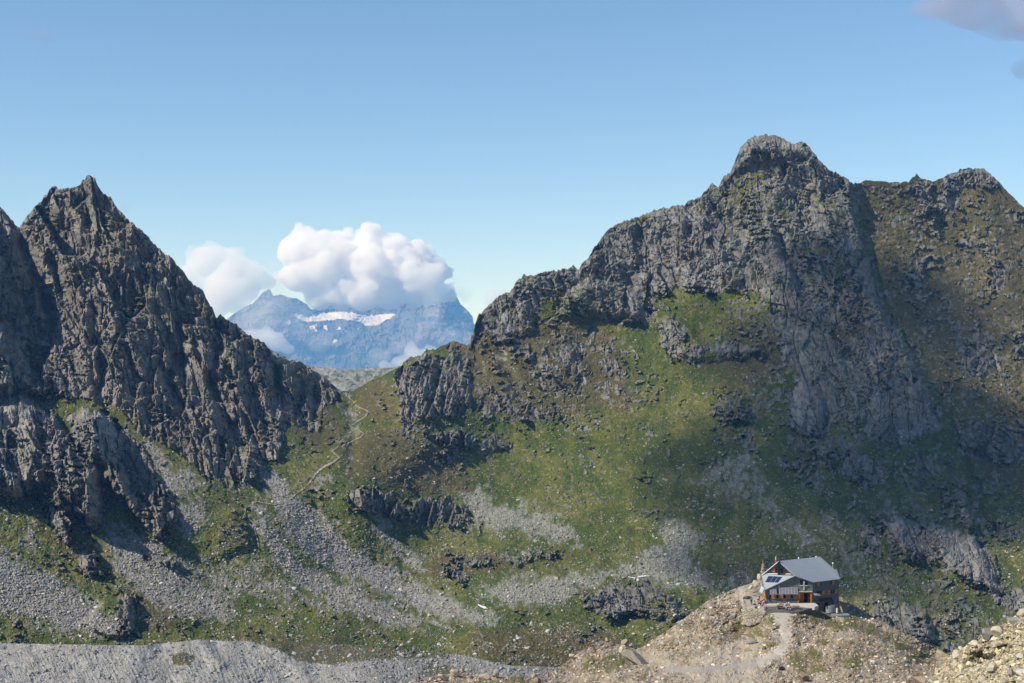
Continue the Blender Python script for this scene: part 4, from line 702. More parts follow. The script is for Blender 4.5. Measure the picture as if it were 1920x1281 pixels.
# roofs
def roofslab(name, pts, th, mat, seams=None):
    n = (pts[1] - pts[0]).cross(pts[2] - pts[0]).normalized(); n = n if n.z > 0 else -n
    mb = MBq(); mb.prism([p + n * .02 for p in pts], -n * th)
    if seams:
        a0, a1, b0, b1, k = seams
        for i in range(1, k):
            p, q = a0.lerp(a1, i / k), b0.lerp(b1, i / k); mb.prism([p + n * .02 - (a1 - a0).normalized() * .02, p + n * .02 + (a1 - a0).normalized() * .02, q + n * .02 + (a1 - a0).normalized() * .02, q + n * .02 - (a1 - a0).normalized() * .02], n * .05)
    return mb.done(name, mat, hut, hut.location)
ov = PR.n * .35 - Vector((0, 0, .18)); fo = Vector((-.15, -.45, 0))
rf = roofslab('roof', [RL + Vector((-.1, -.3, .05)), RR, Q1, Q2, BR + ov, FR + ov + fo * .6, B_ + fo], .16, K['roof'], (RL.lerp(RR, .02), RR, FR, BR, 15))
roofslab('roof', [RL + Vector((-.1, -.3, .03)), RR, BLp + Vector((-.4, .3, -.2)), GLp + Vector((-.3, -.35, -.2))], .14, K['roof'])
mb = MBq(); e = rv.normalized(); mb.tube(RL + Vector((0, 0, .1)), RR + Vector((0, 0, .08)), .09, n=6)
for i in range(6): p = RL.lerp(RR, .05 + i * .055) + (FR - RL).normalized() * .5 + Vector((0, 0, .22)); mb.box(p, .3, .12, .16, .6)
for i in range(4): p = RL.lerp(B_, .2 + .17 * i) + Vector((1.2, 0.9, .05)); mb.box(p, .16, .1, .12, .6); mb.box(p + Vector((.5, .4, 0)), .16, .1, .12, .6)
mb.done('snow_guard', K['alu'], rf, hut.location)
lean = roofslab('lean_to_roof', [A_ + Vector((-.3, -.45, -.15)), B_ + fo * .9 + Vector((0, 0, -.02)), GRp + Vector((0, .1, -.05)), C_ + Vector((-.25, 0, .02))], .12, K['lean'])
ln = (B_ - A_).cross(C_ - A_).normalized(); ln = ln if ln.z > 0 else -ln
def onroof(px, py, off):
    d = W3(px, py, 1.0); p0 = A_ + ln * off; return d * (p0.dot(ln) / d.dot(ln))
for q in [[(1434.6,1092),(1441,1080.6),(1450.2,1080.8),(1442.6,1092.4)], [(1443.6,1092.4),(1451.2,1080.8),(1459,1081.4),(1450.8,1092.6)], [(1452,1092.6),(1459.8,1081.6),(1466.8,1082.2),(1458.6,1092.8)]]:
    mb = MBq(); mb.prism([onroof(x, y, .14) for x, y in q], ln * .05); sp = mb.done('solar_panel', K['cell'], hut, hut.location)
    mb = MBq(); c4 = [onroof(x, y, .12) for x, y in q]; 
    for i in range(4): mb.tube(c4[i], c4[(i + 1) % 4], .05, n=4)
    mb.done('panel_frame', K['alu'], sp, hut.location).location = (0, 0, 0)
# white flashing at the head of the lean-to
mb = MBq(); mb.prism([W3(1437, 1075, 340.9), W3(1485, 1075.6, 340.9), W3(1484, 1077.4, 340.7), W3(1435, 1077, 340.7)], Vector((0, -.06, .02))); mb.done('flashing', K['cream'], hut, hut.location)
# trim boards along the verges
mb = MBq(); mb.prism([A_ + fo + Vector((0, 0, -.2)), B_ + fo + Vector((0, 0, -.08)), B_ + fo + Vector((0, 0, -.34)), A_ + fo + Vector((0, 0, -.46))], Vector((0, .05, 0))); mb.prism([B_ + fo + Vector((0.02, 0, -.08)), FR + fo * .6 + Vector((0, 0, -.2)), FR + fo * .6 + Vector((0, 0, -.42)), B_ + fo + Vector((.02, 0, -.34))], Vector((0, .05, 0)))
mb.done('verge_board', K['trim'], hut, hut.location); mb = MBq(); mb.prism([RL + Vector((-.1, -.32, -.12)), GLp + Vector((-.3, -.37, -.35)), GLp + Vector((-.3, -.37, -.6)), RL + Vector((-.1, -.32, -.42))], Vector((0, .05, 0))); mb.prism([RL + Vector((-.08, -.32, -.12)), W3(1489, 1078.2, 340.6), W3(1487, 1079.5, 340.6), RL + Vector((-.08, -.32, -.42))], Vector((0, .05, 0)))
mb.done('verge_board', K['trim'], hut, hut.location)
def window(P, x0, y0, x1, y1, frame='trim'):
    mb = MBq(); P.slab(mb, x0, y0, x1, y1, .0, .07); f = mb.done('window', K[frame], hut, hut.location)
    mb = MBq(); k = .35; P.slab(mb, x0 + k, y0 + k, x1 - k, y1 - k, .071, .085); mb.done('pane', K['glass'], f, hut.location).location = (0, 0, 0)
def shutter(P, x0, y0, x1, y1, mat='orange'):
    mb = MBq(); P.slab(mb, x0, y0, x1, y1, .075, .13); s_ = mb.done('shutter', K[mat], hut, hut.location)
    mb = MBq(); h = y1 - y0; P.slab(mb, x0 + .3, y0 + h * .44, x1 - .3, y0 + h * .56, .131, .155); mb.done('batten', K['orange_d'], s_, hut.location).location = (0, 0, 0)
for a in [(1441.5,1115,1446,1123.2),(1455.2,1114.5,1459.6,1122.6),(1468.2,1114.3,1473.4,1122.4),(1481.4,1114.2,1487.2,1122.3)]: window(PF, *a, frame='steel')
for a in [(1446.6,1114.6,1454.8,1122.8),(1460,1114.4,1467.8,1122.4),(1473.8,1114.2,1481,1122.2),(1487.6,1114,1495.2,1122)]: shutter(PF, *a)
window(PF, 1499.8, 1087.5, 1505.4, 1097); window(PF, 1508.8, 1090, 1514.6, 1097.2)
mb = MBq(); PF.slab(mb, 1499.5, 1097.4, 1505.6, 1098.7, .0, .28); PF.slab(mb, 1508.6, 1097.4, 1515, 1098.5, .0, .28); PF.slab(mb, 1506, 1089.5, 1508.2, 1106, .03, .3); mb.done('window_sill', K['concrete'], hut, hut.location)
mb = MBq(); PF.slab(mb, 1495.2, 1108.4, 1522.6, 1110, .0, .35); mb.done('porch_lintel', K['concrete'], hut, hut.location)
for a in [(1453.4,1066,1456.4,1073)]: window(PG, *a)
window(PG, 1464.2, 1066.4, 1467.6, 1073.6); shutter(PG, 1447.8, 1065.4, 1453.2, 1073.2); shutter(PG, 1467.9, 1066.2, 1472.8, 1074.6)
for a in [(1536.2,1092.2,1538.6,1097.8),(1556.4,1089.8,1559.6,1095.4),(1530.4,1108.6,1540.6,1112.6),(1556.4,1106.6,1559.8,1112.8),(1561.2,1105.6,1564.4,1112),(1533,1131.2,1536,1135.4),(1558.5,1128.4,1562,1132.6)]: window(PR, *a)
for a in [(1532.2,1092,1536,1098.2),(1559.8,1089.4,1563.6,1095.6),(1541,1108.2,1546.4,1115.2),(1551.6,1106.6,1556.2,1114.2),(1564.8,1105.2,1569.4,1112.4)]: shutter(PR, *a)
for a in [(1536.2,1131,1539,1135.2),(1562.2,1128,1565,1132.4)]: shutter(PR, *a, mat='orange_d')
# the recessed orange porch with its dark door
mb = MBq(); zt = eT; dp = 1.3
mb.prism([PF.at(eL, FLz, -dp), PF.at(eR, FLz, -dp), PF.at(eR, zt, -dp), PF.at(eL, zt, -dp)], -PF.n * .08)
mb.prism([PF.at(eL - .06, FLz, -.31), PF.at(eL - .06, FLz, -dp), PF.at(eL - .06, zt, -dp), PF.at(eL - .06, zt, -.31)], PF.e * .08)
mb.prism([PF.at(eR - .02, FLz, -.31), PF.at(eR - .02, FLz, -dp), PF.at(eR - .02, zt, -dp), PF.at(eR - .02, zt, -.31)], PF.e * .08)
PF.slab(mb, 1495.8, 1110.2, 1498, 1131.6, .005, .1); PF.slab(mb, 1519.4, 1110.2, 1522, 1131.6, .005, .1)
pch = mb.done('porch', K['orange'], hut, hut.location)
PB = Plane(PF.at(0, FLz, -dp), PF.at(5, FLz, -dp))
mb = MBq(); PB.slab(mb, 1507.6, 1112.5, 1514.4, 1129.4, .005, .07); dr = mb.done('door', K['dark'], hut, hut.location); mb = MBq(); PB.slab(mb, 1508, 1121, 1508.7, 1122, .07, .15); mb.done('handle', K['alu'], dr, hut.location).location = (0, 0, 0)
mb = MBq(); PB.slab(mb, 1515, 1113, 1518.6, 1120, .005, .04); mb.done('notice_board', K['red'], hut, hut.location); mb = MBq(); PF.slab(mb, 1498.4, 1114, 1500.2, 1118, -.2, -.1); PF.slab(mb, 1498.9, 1118.6, 1500.4, 1122, -.2, -.1); mb.done('notice_board', K['cream'], hut, hut.location)
# the row of panels over the front windows, leaning out
u0, zt_ = PF.sz(1443, 1101.8); u1, _ = PF.sz(1494.4, 1102); _, zb_ = PF.sz(1468, 1113.2)
ar = MBq(); n = 9; wd = (u1 - u0) / n
tl = lambda u: PF.at(u, zt_, .16); bl = lambda u: PF.at(u, zb_, .75)
rack = MBq(); 
for i in range(n + 1): rack.tube(tl(u0 + i * wd) + Vector((0, -.03, 0)), bl(u0 + i * wd) + Vector((0, -.03, 0)), .045, n=4)
rack.tube(tl(u0), tl(u1), .04, n=4); rack.tube(bl(u0), bl(u1), .04, n=4)
for i in (0, 3, 6, 9): rack.tube(bl(u0 + i * wd), PF.at(u0 + i * wd, zb_, 0), .03, n=4)
rk_ = rack.done('panel_rack', K['alu'], hut, hut.location)
for i in range(n):
    if i == 2: continue
    mb = MBq(); a = u0 + i * wd + .05; b = u0 + (i + 1) * wd - .05; mb.prism([tl(a), tl(b), bl(b), bl(a)], Vector((0, -.05, 0)).normalized() * .05); mb.done('solar_panel', K['cell_sheen'], hut, hut.location)
mb = MBq(); PF.slab(mb, 1459.5, 1097.5, 1461.5, 1101.6, .03, .2); mb.done('lamp', K['alu'], hut, hut.location)
# tilted pale panel on the left corner
mb = MBq(); q = [(1423.4,1109.6,336.2),(1427.4,1098.6,337.2),(1433,1103.4,336.6),(1428.6,1112.2,335.8)]; mb.prism([W3(*p) for p in q], Vector((.03, .05, 0))); sp = mb.done('solar_panel', K['blue'], hut, hut.location)
mb = MBq(); mb.tube(W3(1428, 1106, 336.6), W3(1436, 1109, 337.2), .05, n=6); mb.done('panel_bracket', K['steel'], sp, hut.location).location = (0, 0, 0)
mb = MBq(); mb.box(PL.at(.9, FLz + 1.1, .0), .12, 1.3, 2.1, 0); mb.box(PL.at(2.6, FLz + 1.3, .0), .12, .9, 1.2, 0); mb.done('shutter', K['orange'], hut, hut.location)
# chimney duct, vents
mb = MBq(); c0 = W3(1460.5, 1079, 340.3); c1 = W3(1461.2, 1053.5, 340.5); mb.prism([Vector((c0.x - .28, 340.1, c0.z)), Vector((c0.x + .3, 340.1, c0.z)), Vector((c0.x + .3, 340.7, c0.z)), Vector((c0.x - .28, 340.7, c0.z))], (0, 0, c1.z - c0.z)); ch = mb.done('chimney', K['black'], hut, hut.location)
mb = MBq(); mb.tube((c0.x + .05, 340.4, c1.z), (c0.x + .05, 340.4, c1.z + .5), .12); mb.tube((c0.x + .05, 340.4, c1.z + .5), (c0.x + .05, 340.4, c1.z + .7), .2, .1); mb.done('chimney_cap', K['black'], ch, hut.location).location = (0, 0, 0)
for px, py, h, Y in [(1497.4, 1053, 1.0, 347.5), (1561.6, 1065.5, 1.35, 346.4), (1530.2, 1045.5, .35, 349.8)]:
    b = W3(px, py, Y); mb = MBq(); mb.tube(b - Vector((0, 0, .3)), b + Vector((0, 0, h - .3)), .1); vp = mb.done('vent_pipe', K['steel'], hut, hut.location)
    mb = MBq(); mb.tube(b + Vector((0, 0, h - .3)), b + Vector((0, 0, h)), .17, .14); mb.done('cap', K['white'], vp, hut.location).location = (0, 0, 0)
# awning and canopy on the shaded side, cellar door
mb = MBq(); mb.prism([PR.hit(1524, 1112, .05), PR.hit(1536, 1113, .05), W3(1540, 1117.4, 338.6), W3(1527, 1117.2, 336.6)], (0, 0, .06)); aw = mb.done('awning', K['pink'], hut, hut.location)
mb = MBq(); mb.tube(W3(1528, 1117.6, 336.7), PR.hit(1527, 1121, 0), .04, n=5); mb.done('strut', K['steel'], aw, hut.location).location = (0, 0, 0)
mb = MBq(); q = [PR.hit(1538, 1121.6, .05), PR.hit(1559, 1120, .05), W3(1563.5, 1127.4, 340.2), W3(1536.5, 1127.2, 337.6)]; mb.prism(q, (0, 0, -.12)); mb.done('canopy', K['brown'], hut, hut.location)
mb = MBq(); PR.slab(mb, 1545.8, 1129.5, 1552.6, 1149, .051, .1); mb.done('cellar_door', K['dark'], hut, hut.location)

# ------------------------------------------------------------------ terrace, kerb, retaining wall
def onz(px, py, z):
    d = W3(px, py, 1.0); return d * (z / d.z)
def ngon_slab(name, pix, z, th, mat):
    mb = MBq(); mb.prism([onz(x, y, z) for x, y in pix], (0, 0, -th)); return mb.done(name, mat)
tr = ngon_slab('terrace', [(1392.5,1122.5),(1396,1132),(1411,1138.5),(1428,1143.5),(1434,1146),(1437,1139.5),(1436,1131),(1433,1126),(1428,1116),(1405,1116)], FLz + .02, 1.2, K['paving']); tag(tr, kind='structure')
tf = ngon_slab('yard', [(1436.5,1139),(1434,1146.2),(1446,1147.6),(1498,1147),(1512,1143),(1530,1138.6),(1528,1131.6),(1436.5,1131.6)], FLz - .02, 1.5, K['gravel']); tag(tf, kind='structure')
mb = MBq(); pts = [onz(x, y, FLz + .28) for x, y in [(1437,1131.8),(1528,1130.6),(1534.5,1135.6),(1527,1138.4),(1500,1135.8),(1437,1135.0)]]; mb.prism(pts, (0, 0, -.7)); kb = mb.done('kerb', K['concrete']); tag(kb, kind='structure')
def stone_wall(name, line, h0, thick, label, stones=True, seed=1):
    """dry stone wall: courses of rough blocks"""
    r = random.Random(seed); root = None; vs = []; ck = []; VC = []; FC = []; CC = []; base = 0
    for (a, ha), (b, hb) in zip(line[:-1], line[1:]):
        a = Vector(a); b = Vector(b); L = (b - a).length; e = (b - a).normalized(); nn = Vector((e.y, -e.x, 0)); nn = nn if nn.y < 0 else -nn; rows = int(max(ha, hb) / .24)
        for j in range(rows):
            x = -.2 * r.random()
            while x < L:
                wd = r.uniform(.25, .6); t = min(1, max(0, (x + wd / 2) / L)); H = ha + (hb - ha) * t; zz = -j * .24 - .1
                if -zz < H:
                    p = a.lerp(b, t); c = Vector((p.x, p.y, a.z + (b.z - a.z) * t + zz)) + nn * (r.uniform(-.06, .08) + .06 * j * .5); co, fa = RV1[r.randrange(12)]
                    M = np.array((Matrix.Rotation(math.atan2(e.y, e.x) + r.uniform(-.25, .25), 3, 'Z') @ Matrix.Rotation(r.uniform(-.2, .2), 3, 'X')))
                    P = (co * np.array([wd * .62, thick * .62, .2 * r.uniform(.9, 1.3)])) @ M.T + np.array(c[:]); VC.append(P); FC.append(fa + base); base += len(co)
                    k = r.choice([(.50,.44,.34),(.58,.52,.42),(.42,.36,.27),(.62,.58,.50),(.46,.38,.26)]); CC.append(np.tile(np.array(k) * .7 * r.uniform(.8, 1.15), (len(co), 1)))
                x += wd * .95
    return link_mesh(name, np.vstack(VC), np.vstack(FC), M_ROCK, np.vstack(CC))
ln_ = [(onz(1391.5,1122,FLz+.45), 2.2), (onz(1394.5,1131.5,FLz+.45), 4.6), (onz(1410,1138.6,FLz+.4), 4.2), (onz(1427,1143.6,FLz+.35), 2.6), (onz(1434,1146.4,FLz+.2), 1.0)]
o = stone_wall('retaining_wall', [((p.x, p.y, p.z), h) for p, h in ln_], 4, .6, ''); tag(o, 'pale dry stone retaining wall holding up the left end of the hut terrace', 'wall')
ln_ = [(onz(1408,1114.5,FLz+.5), .7), (onz(1432,1113.5,FLz+.5), .7)]
o = stone_wall('stone_wall', [((p.x, p.y, p.z), h) for p, h in ln_], 4, .5, '', seed=3); tag(o, 'low stone wall closing the back of the terrace left of the hut', 'wall')
ln_ = [(PR.hit(1571, 1148, .6) + Vector((0, 0, 0)), .8), (W3(1592, 1152, 340.5), .8), (W3(1600, 1158, 338), .6)]
# cellar yard
mb = MBq(); pts = [W3(1558, 1150.5, 338.4), W3(1590, 1150, 340.4), W3(1594, 1153.6, 338.6), W3(1562, 1155, 336.6)]; mb.prism(pts, (0, 0, -.8)); o = mb.done('cellar_yard', K['steel']); tag(o, kind='structure')
tk = empty('storage_tank', W3(1562, 1150, 338.6), 'grey steel storage box standing by the cellar door of the hut', 'storage box')
pa = W3(1554, 1150, 338.3); mb = MBq(); e2 = PR.e; nn2 = PR.n
mb.prism([pa, pa + e2 * 2.1, pa + e2 * 2.1 + Vector((0, 0, 1.55)), pa + Vector((0, 0, 1.55))], -nn2 * .9); mb.done('box_body', K['steel'], tk, tk.location)
mb = MBq(); mb.prism([pa + nn2 * .03 + e2 * .05, pa + e2 * .8 + nn2 * .03, pa + e2 * .8 + nn2 * .03 + Vector((0, 0, 1.5)), pa + e2 * .05 + nn2 * .03 + Vector((0, 0, 1.5))], nn2 * .04); mb.done('box_door', K['alu'], tk, tk.location)
pb = W3(1578, 1148.5, 340); mb = MBq(); mb.prism([pb, pb + Vector((.35, 0, 0)), pb + Vector((-.05, .3, 1.35)), pb + Vector((-.4, .3, 1.35))], (0, .06, 0)); o = mb.done('wooden_board', K['wood'], None, pb); tag(o, 'pale wooden board leaning upright at the far cellar corner of the hut', 'board')
pc = W3(1569.5, 1149, 338.6); gb = empty('gas_bottle', pc, 'small pale gas bottle with green top beside the steel storage box', 'gas bottle'); mb = MBq(); mb.tube(pc, pc + Vector((0, 0, .9)), .24); mb.tube(pc + Vector((0, 0, .9)), pc + Vector((0, 0, 1.05)), .24, .1); mb.done('bottle', K['cream'], gb, pc); mb = MBq(); mb.tube(pc + Vector((0, 0, 1.05)), pc + Vector((0, 0, 1.3)), .1); mb.done('valve', K['green'], gb, pc)

# flag on its pole behind the gable
fp = W3(1455, 1078, 343.6); fl = empty('flag', fp, 'limp white and red flag on a thin pole behind the hut gable', 'flag')
tp_ = W3(1455.2, 1041, 343.6); mb = MBq(); mb.tube(fp, tp_, .045, .03); mb.done('flagpole', K['alu'], fl, fp)
def flag_part(name, z0, z1, w0, w1, mat):
    V = []; F = []; nx, nz = 5, 7
    for j in range(nz):
        for i in range(nx):
            t = j / (nz - 1); u = i / (nx - 1); W = w0 + (w1 - w0) * t; V.append((tp_.x - u * W, 343.6 + .12 * math.sin(u * 9 + t * 2) * u, z0 + (z1 - z0) * t - .25 * u * (1 - t)))
    for j in range(nz - 1):
        for i in range(nx - 1): a = j * nx + i; F.append((a, a + 1, a + nx + 1, a + nx))
    k = len(V); V += [(x, y + .02, z) for x, y, z in V]; F += [tuple(q + k for q in reversed(f)) for f in F]; return mesh_obj(name, V, F, mat, fl, 0, fp)
flag_part('white_cloth', tp_.z - .2, tp_.z - 1.15, .16, .42, K['white']); flag_part('red_cloth', tp_.z - 1.15, tp_.z - 2.2, .42, .62, K['red'])
# tall stone cairn beside the hut
def cairn(px, py0, py1, Y, wpx, label, seed, n=9):
    r = random.Random(seed); b = W3(px, py1, Y); H = (py1 - py0) * Y / F_PX; W = wpx * Y / F_PX; VC = []; FC = []; CC = []; base = 0
    for j in range(n):
        t = j / (n - 1); rad = W * .5 * (1 - .72 * t ** 1.3)
        for k in range(5 if t < .8 else 1):
            a = k * 1.256 + r.random(); co, fa = RV2[r.randrange(12)]; q = rad * .5 if t < .8 else 0; s = rad * r.uniform(.6, .95) if t < .8 else rad * .9
            P = co * np.array([s, s, H / n * 1.05]) @ np.array(Matrix.Rotation(r.random() * 6, 3, 'Z')).T + np.array([b.x + q * math.cos(a), b.y + q * math.sin(a), b.z + H * (t * .93 + .03)]); VC.append(P); FC.append(fa + base); base += len(co)
            c = r.choice([(.42,.34,.25),(.52,.43,.31),(.34,.28,.21),(.46,.36,.24)]); CC.append(np.tile(np.array(c) * .75 * r.uniform(.8, 1.15), (len(co), 1)))
    o = link_mesh('stone_cairn', np.vstack(VC) - np.array(b[:]), np.vstack(FC), M_ROCK, np.vstack(CC)); o.location = b; tag(o, label, 'cairn')
cairn(1430.5, 1051, 1079, 350, 9, 'tall slender cairn of tan stones at the left side of the hut', 4, 12)
cairn(867, 1245.5, 1259, 266, 6, 'small cairn standing on the foreground rocks at the bottom edge', 5, 6)
# orange marker beside the path
mp = W3(1428.5, 1230, 285); mk = empty('trail_marker', mp, 'small orange trail marker on a post above white stones by the footpath', 'marker')
mb = MBq(); mb.tube(mp, mp + Vector((.02, 0, .95)), .035); mb.done('post', K['alu'], mk, mp); mb = MBq(); mb.prism([mp + Vector((-.16, -.03, .55)), mp + Vector((.2, -.03, .5)), mp + Vector((.24, -.03, .78)), mp + Vector((.04, -.03, 1.0)), mp + Vector((-.17, -.03, .92))], (0, .05, 0)); mb.done('sign_plate', K['orange_b'], mk, mp)
mb = MBq(); mb.box(mp + Vector((-.18, -.15, .1)), .3, .25, .36, .3, .3); mb.box(mp + Vector((.15, -.12, .08)), .28, .2, .3, -.4, .2); mb.done('painted_stone', K['white'], mk, mp)
for px, y0, y1, Y, lb in [(1090.5, 1234, 1257, 296, 'thin grey metal pole standing left of the tilted dark slab'), (1455.8, 1060, 1074, 340.2, None)]:
    if lb: p = W3(px, y1, Y); mb = MBq(); mb.tube(p, W3(px, y0, Y), .04, .03); o = mb.done('metal_pole', K['steel'], None, p); tag(o, lb, 'pole')
# ------------------------------------------------------------------ boulders one can tell apart
def boulder(px0, py0, px1, py1, Y, seed, col, label, group='single boulders on the near ridge', cut=9, squash=1.0, tilt=None):
    r = np.random.RandomState(seed); bm = bmesh.new(); bmesh.ops.create_icosphere(bm, subdivisions=4, radius=1)
    co = np.array([v.co[:] for v in bm.verts])
    for q in range(cut):
        nv = r.randn(3); nv /= np.linalg.norm(nv); d = .42 + .4 * r.rand(); s = co @ nv; ov_ = s > d; co[ov_] -= np.outer(s[ov_] - d, nv)
    nn = fbm(co[:, 0] * 2 + co[:, 2] * 1.3, co[:, 1] * 2 - co[:, 2], 4, seed % 30); co *= (1 + .10 * nn)[:, None]
    if tilt: M = np.array(Matrix.Rotation(tilt, 3, 'Y')); co = (co * np.array([1, .7, .42])) @ M.T
    lo, hi = co.min(0), co.max(0); W = (px1 - px0) * Y / F_PX; H = (py1 - py0) * Y / F_PX * 1.15
    co = (co - (lo + hi) / 2) / (hi - lo) * np.array([W, min(W, 1.2 * H), H]); c = W3((px0 + px1) / 2, (py0 + py1) / 2, Y); c.z -= H * .07
    for v, p in zip(bm.verts, co): v.co = p
    me = bpy.data.meshes.new('boulder'); bm.to_mesh(me); bm.free(); a = me.color_attributes.new('ground', 'FLOAT_COLOR', 'POINT')
    c4 = np.ones((len(co), 4), np.float32); c4[:, :3] = np.array(col) * .68 * (1 + .25 * nn[:, None]); a.data.foreach_set('color', c4.ravel()); me.materials.append(M_ROCK)
    o = bpy.data.objects.new('boulder', me); sc.collection.objects.link(o); o.location = c; tag(o, label, 'boulder', group); return o
def gy(px, py): return float(sample(FG, 'D', np.array([px * 1.0]), np.array([py * 1.0]))[0])
T1, T2, T3, T4 = (.50,.41,.29), (.40,.31,.235), (.33,.31,.28), (.56,.50,.38)
for a in [
 (1419,1075.5,1428.5,1086,352,T4,'tan boulder just left of the tall cairn base beside the hut'),
 (1411.5,1088,1425,1100,351,T4,'pale block below the tan boulder left of the hut'),
 (1403,1097,1411,1105,353,T4,'pale pointed rock on the ridge line left of the hut terrace'),
 (1164,1198,1177.5,1212,None,T2,'upright pinkish brown boulder standing above the tilted slab'),
 (1179,1205.5,1190,1213,None,T3,'grey boulder just right of the upright pinkish brown one'),
 (1268,1162.5,1284,1173,None,T4,'pale rounded boulder on the ridge line left of the hut'),
 (1067,1226,1078,1234.5,None,T4,'whitish boulder on the left shoulder of the small mound'),
 (1134.5,1195.5,1142,1203,None,T1,'small tan boulder on top of the small mound'),
 (1124,1201,1133,1208,None,T3,'low grey boulder on the small mound, beside the topmost tan one'),
 (843,1254,862,1268,None,T1,'tan block left of the small foreground cairn'),
 (820,1263,841,1275,None,T2,'brown flat block near the bottom edge, left of the foreground cairn'),
 (897,1262,920,1274,None,T1,'rounded tan boulder right of the foreground cairn'),
 (923,1259.5,936,1271,None,T2,'rough brown boulder second right of the foreground cairn'),
 (996,1261.5,1006,1272,None,T4,'pale pointed boulder on the low foreground crest'),
 (996,1270,1015,1281,None,T2,'dark brown flat boulder below the pale pointed one at the bottom edge'),
 (1399,1197.5,1419,1207.5,None,T3,'grey boulder with dark overhang left of the footpath'),
 (1393,1213,1410,1221,None,T1,'tan flat boulder left of the orange trail marker'),
 (1494,1260,1516,1275,None,T2,'brown boulder below the footpath bend near the bottom edge'),
 (1858,1172.5,1883,1194,None,T4,'large pale block standing on the crest of the right boulder slope'),
 (1841,1177,1860,1203,None,T3,'tall greyish slab leaning beside the large pale block'),
 (1785,1218,1806,1233,None,T4,'smooth pale block at the foot of the right boulder slope crest'),
 (1815,1201,1834,1214,None,T4,'pale block halfway up the crest of the right boulder slope'),
 (1889,1157.5,1912,1172,None,T3,'greyish block near the top of the right boulder slope crest'),
 (1905,1141,1926,1158,None,T1,'topmost tan block at the right edge of the picture'),
 (1850,1243,1874,1261,None,T4,'broad yellowish block in the middle of the right boulder slope'),
 (1712,1268,1735,1284,None,T2,'brown block at the bottom edge left of the boulder slope'),
 (1888,1250,1904,1270,None,T3,'light grey block low on the right boulder slope')]:
    x0, y0, x1, y1, Y, c, lb = a
    if Y is None: Y = gy((x0 + x1) / 2, y1) - .4
    boulder(x0, y0, x1, y1, Y, int(x0 * 7 + y0) % 9973, c, lb)
boulder(1166, 1218, 1214, 1248, gy(1190, 1245) - 1.5, 77, (.38,.33,.26), 'long tilted slab with a dark overhang on the saddle left of the hut', None, 8, 1, .5)
boulder(1160, 1210, 1173, 1225, gy(1166, 1224) - .6, 78, T4, 'pale slab propped at the upper end of the long tilted slab', None, 8, 1, -.7)
# ------------------------------------------------------------------ the footpath: a worn ribbon laid on the ridge
def ribbon(name, T, line, wfun, off, mat, step=2.0, col=None, jit=.0, seed=0):
    L = [Vector(p) for p in line]; P = []
    for a, b in zip(L[:-1], L[1:]):
        n = max(1, int((b - a).length / step)); P += [a.lerp(b, i / n) for i in range(n)]
    P.append(L[-1]); n = len(P); w5 = 7; r = np.random.RandomState(seed); pxs = np.zeros((n, w5)); pys = np.zeros((n, w5))
    for i, p in enumerate(P):
        d = (P[min(i + 2, n - 1)] - P[max(i - 2, 0)]).normalized(); q = Vector((-d.y, d.x)); W = wfun(i / (n - 1)) * (1 + .25 * math.sin(i * 1.3 + seed))
        for j in range(w5): t = (j / (w5 - 1) - .5); pxs[i, j] = p.x + q.x * W * t + jit * r.randn() * abs(t); pys[i, j] = p.y + q.y * W * t + jit * r.randn() * abs(t)
    D = sample(T, 'D', pxs, pys) - off; X, Y, Z = world(pxs, pys, D); co = np.stack([X, Y, Z], -1).reshape(-1, 3)
    o = link_mesh(name, co, grid_faces(n, w5), mat); tag(o, kind='structure'); return o
M_PATH = plain('trodden_gravel', (.46, .41, .33), .95, 0, .15, 1.5); M_TRAIL = plain('trodden_earth', (.30, .255, .19), .95, 0, .25, .15)
ribbon('footpath', FG, [(1466,1146),(1468,1165),(1471,1180),(1475,1195),(1474,1208),(1465,1220),(1451,1230),(1436,1238),(1420,1244)], lambda t: 40 - 18 * min(1, t * 3) + 8 * max(0, t - .6), .16, M_PATH, 1.5, jit=1.2)
TR = [[(647,736),(650,742),(662,752),(668,762),(684,768),(692,773),(686,780),(670,790),(656,800),(672,806),(682,813),(676,820),(668,823),(660,828),(648,834),(634,838),(622,846),(630,852),(636,858),(622,868),(606,876),(594,886),(586,898),(578,908),(570,916),(555,926),(545,936),(530,942),(515,946),(498,944),(482,940),(470,946),(460,954),(459,964),(464,974),(470,984),(478,996),(482,1010),(484,1022),(486,1030),(481,1040),(494,1052),(505,1062),(512,1070),(506,1080)]]
for i, l in enumerate(TR): ribbon('hiking_trail', MT, l, lambda t: 1.5 + 2.4 * math.exp(-((t - .42) / .07) ** 2), 1.25, M_TRAIL, 2.0, jit=.5, seed=i)
# last snow of the winter
M_SNOW = plain('old_snow', (.82, .81, .80), .6, 0, .06, .2)
for l, w_, lb in [([(896,1134),(904,1138),(914,1141)], 3.4, 'small patch of old snow on the grey scree left of the big rounded outcrop'), ([(1178,1082),(1190,1084),(1204,1081),(1222,1080)], 2.0, 'thin strip of old snow among boulders above the big rounded outcrop')]:
    o = ribbon('snow_patch', MT, l, lambda t: w_ * math.sin(math.pi * min(.97, max(.12, t))), 1.3, M_SNOW, 2.0, jit=.4); del o['kind']; tag(o, lb, 'snow patch')
    sm = o.modifiers.new('thick', 'SOLIDIFY'); sm.thickness = .25

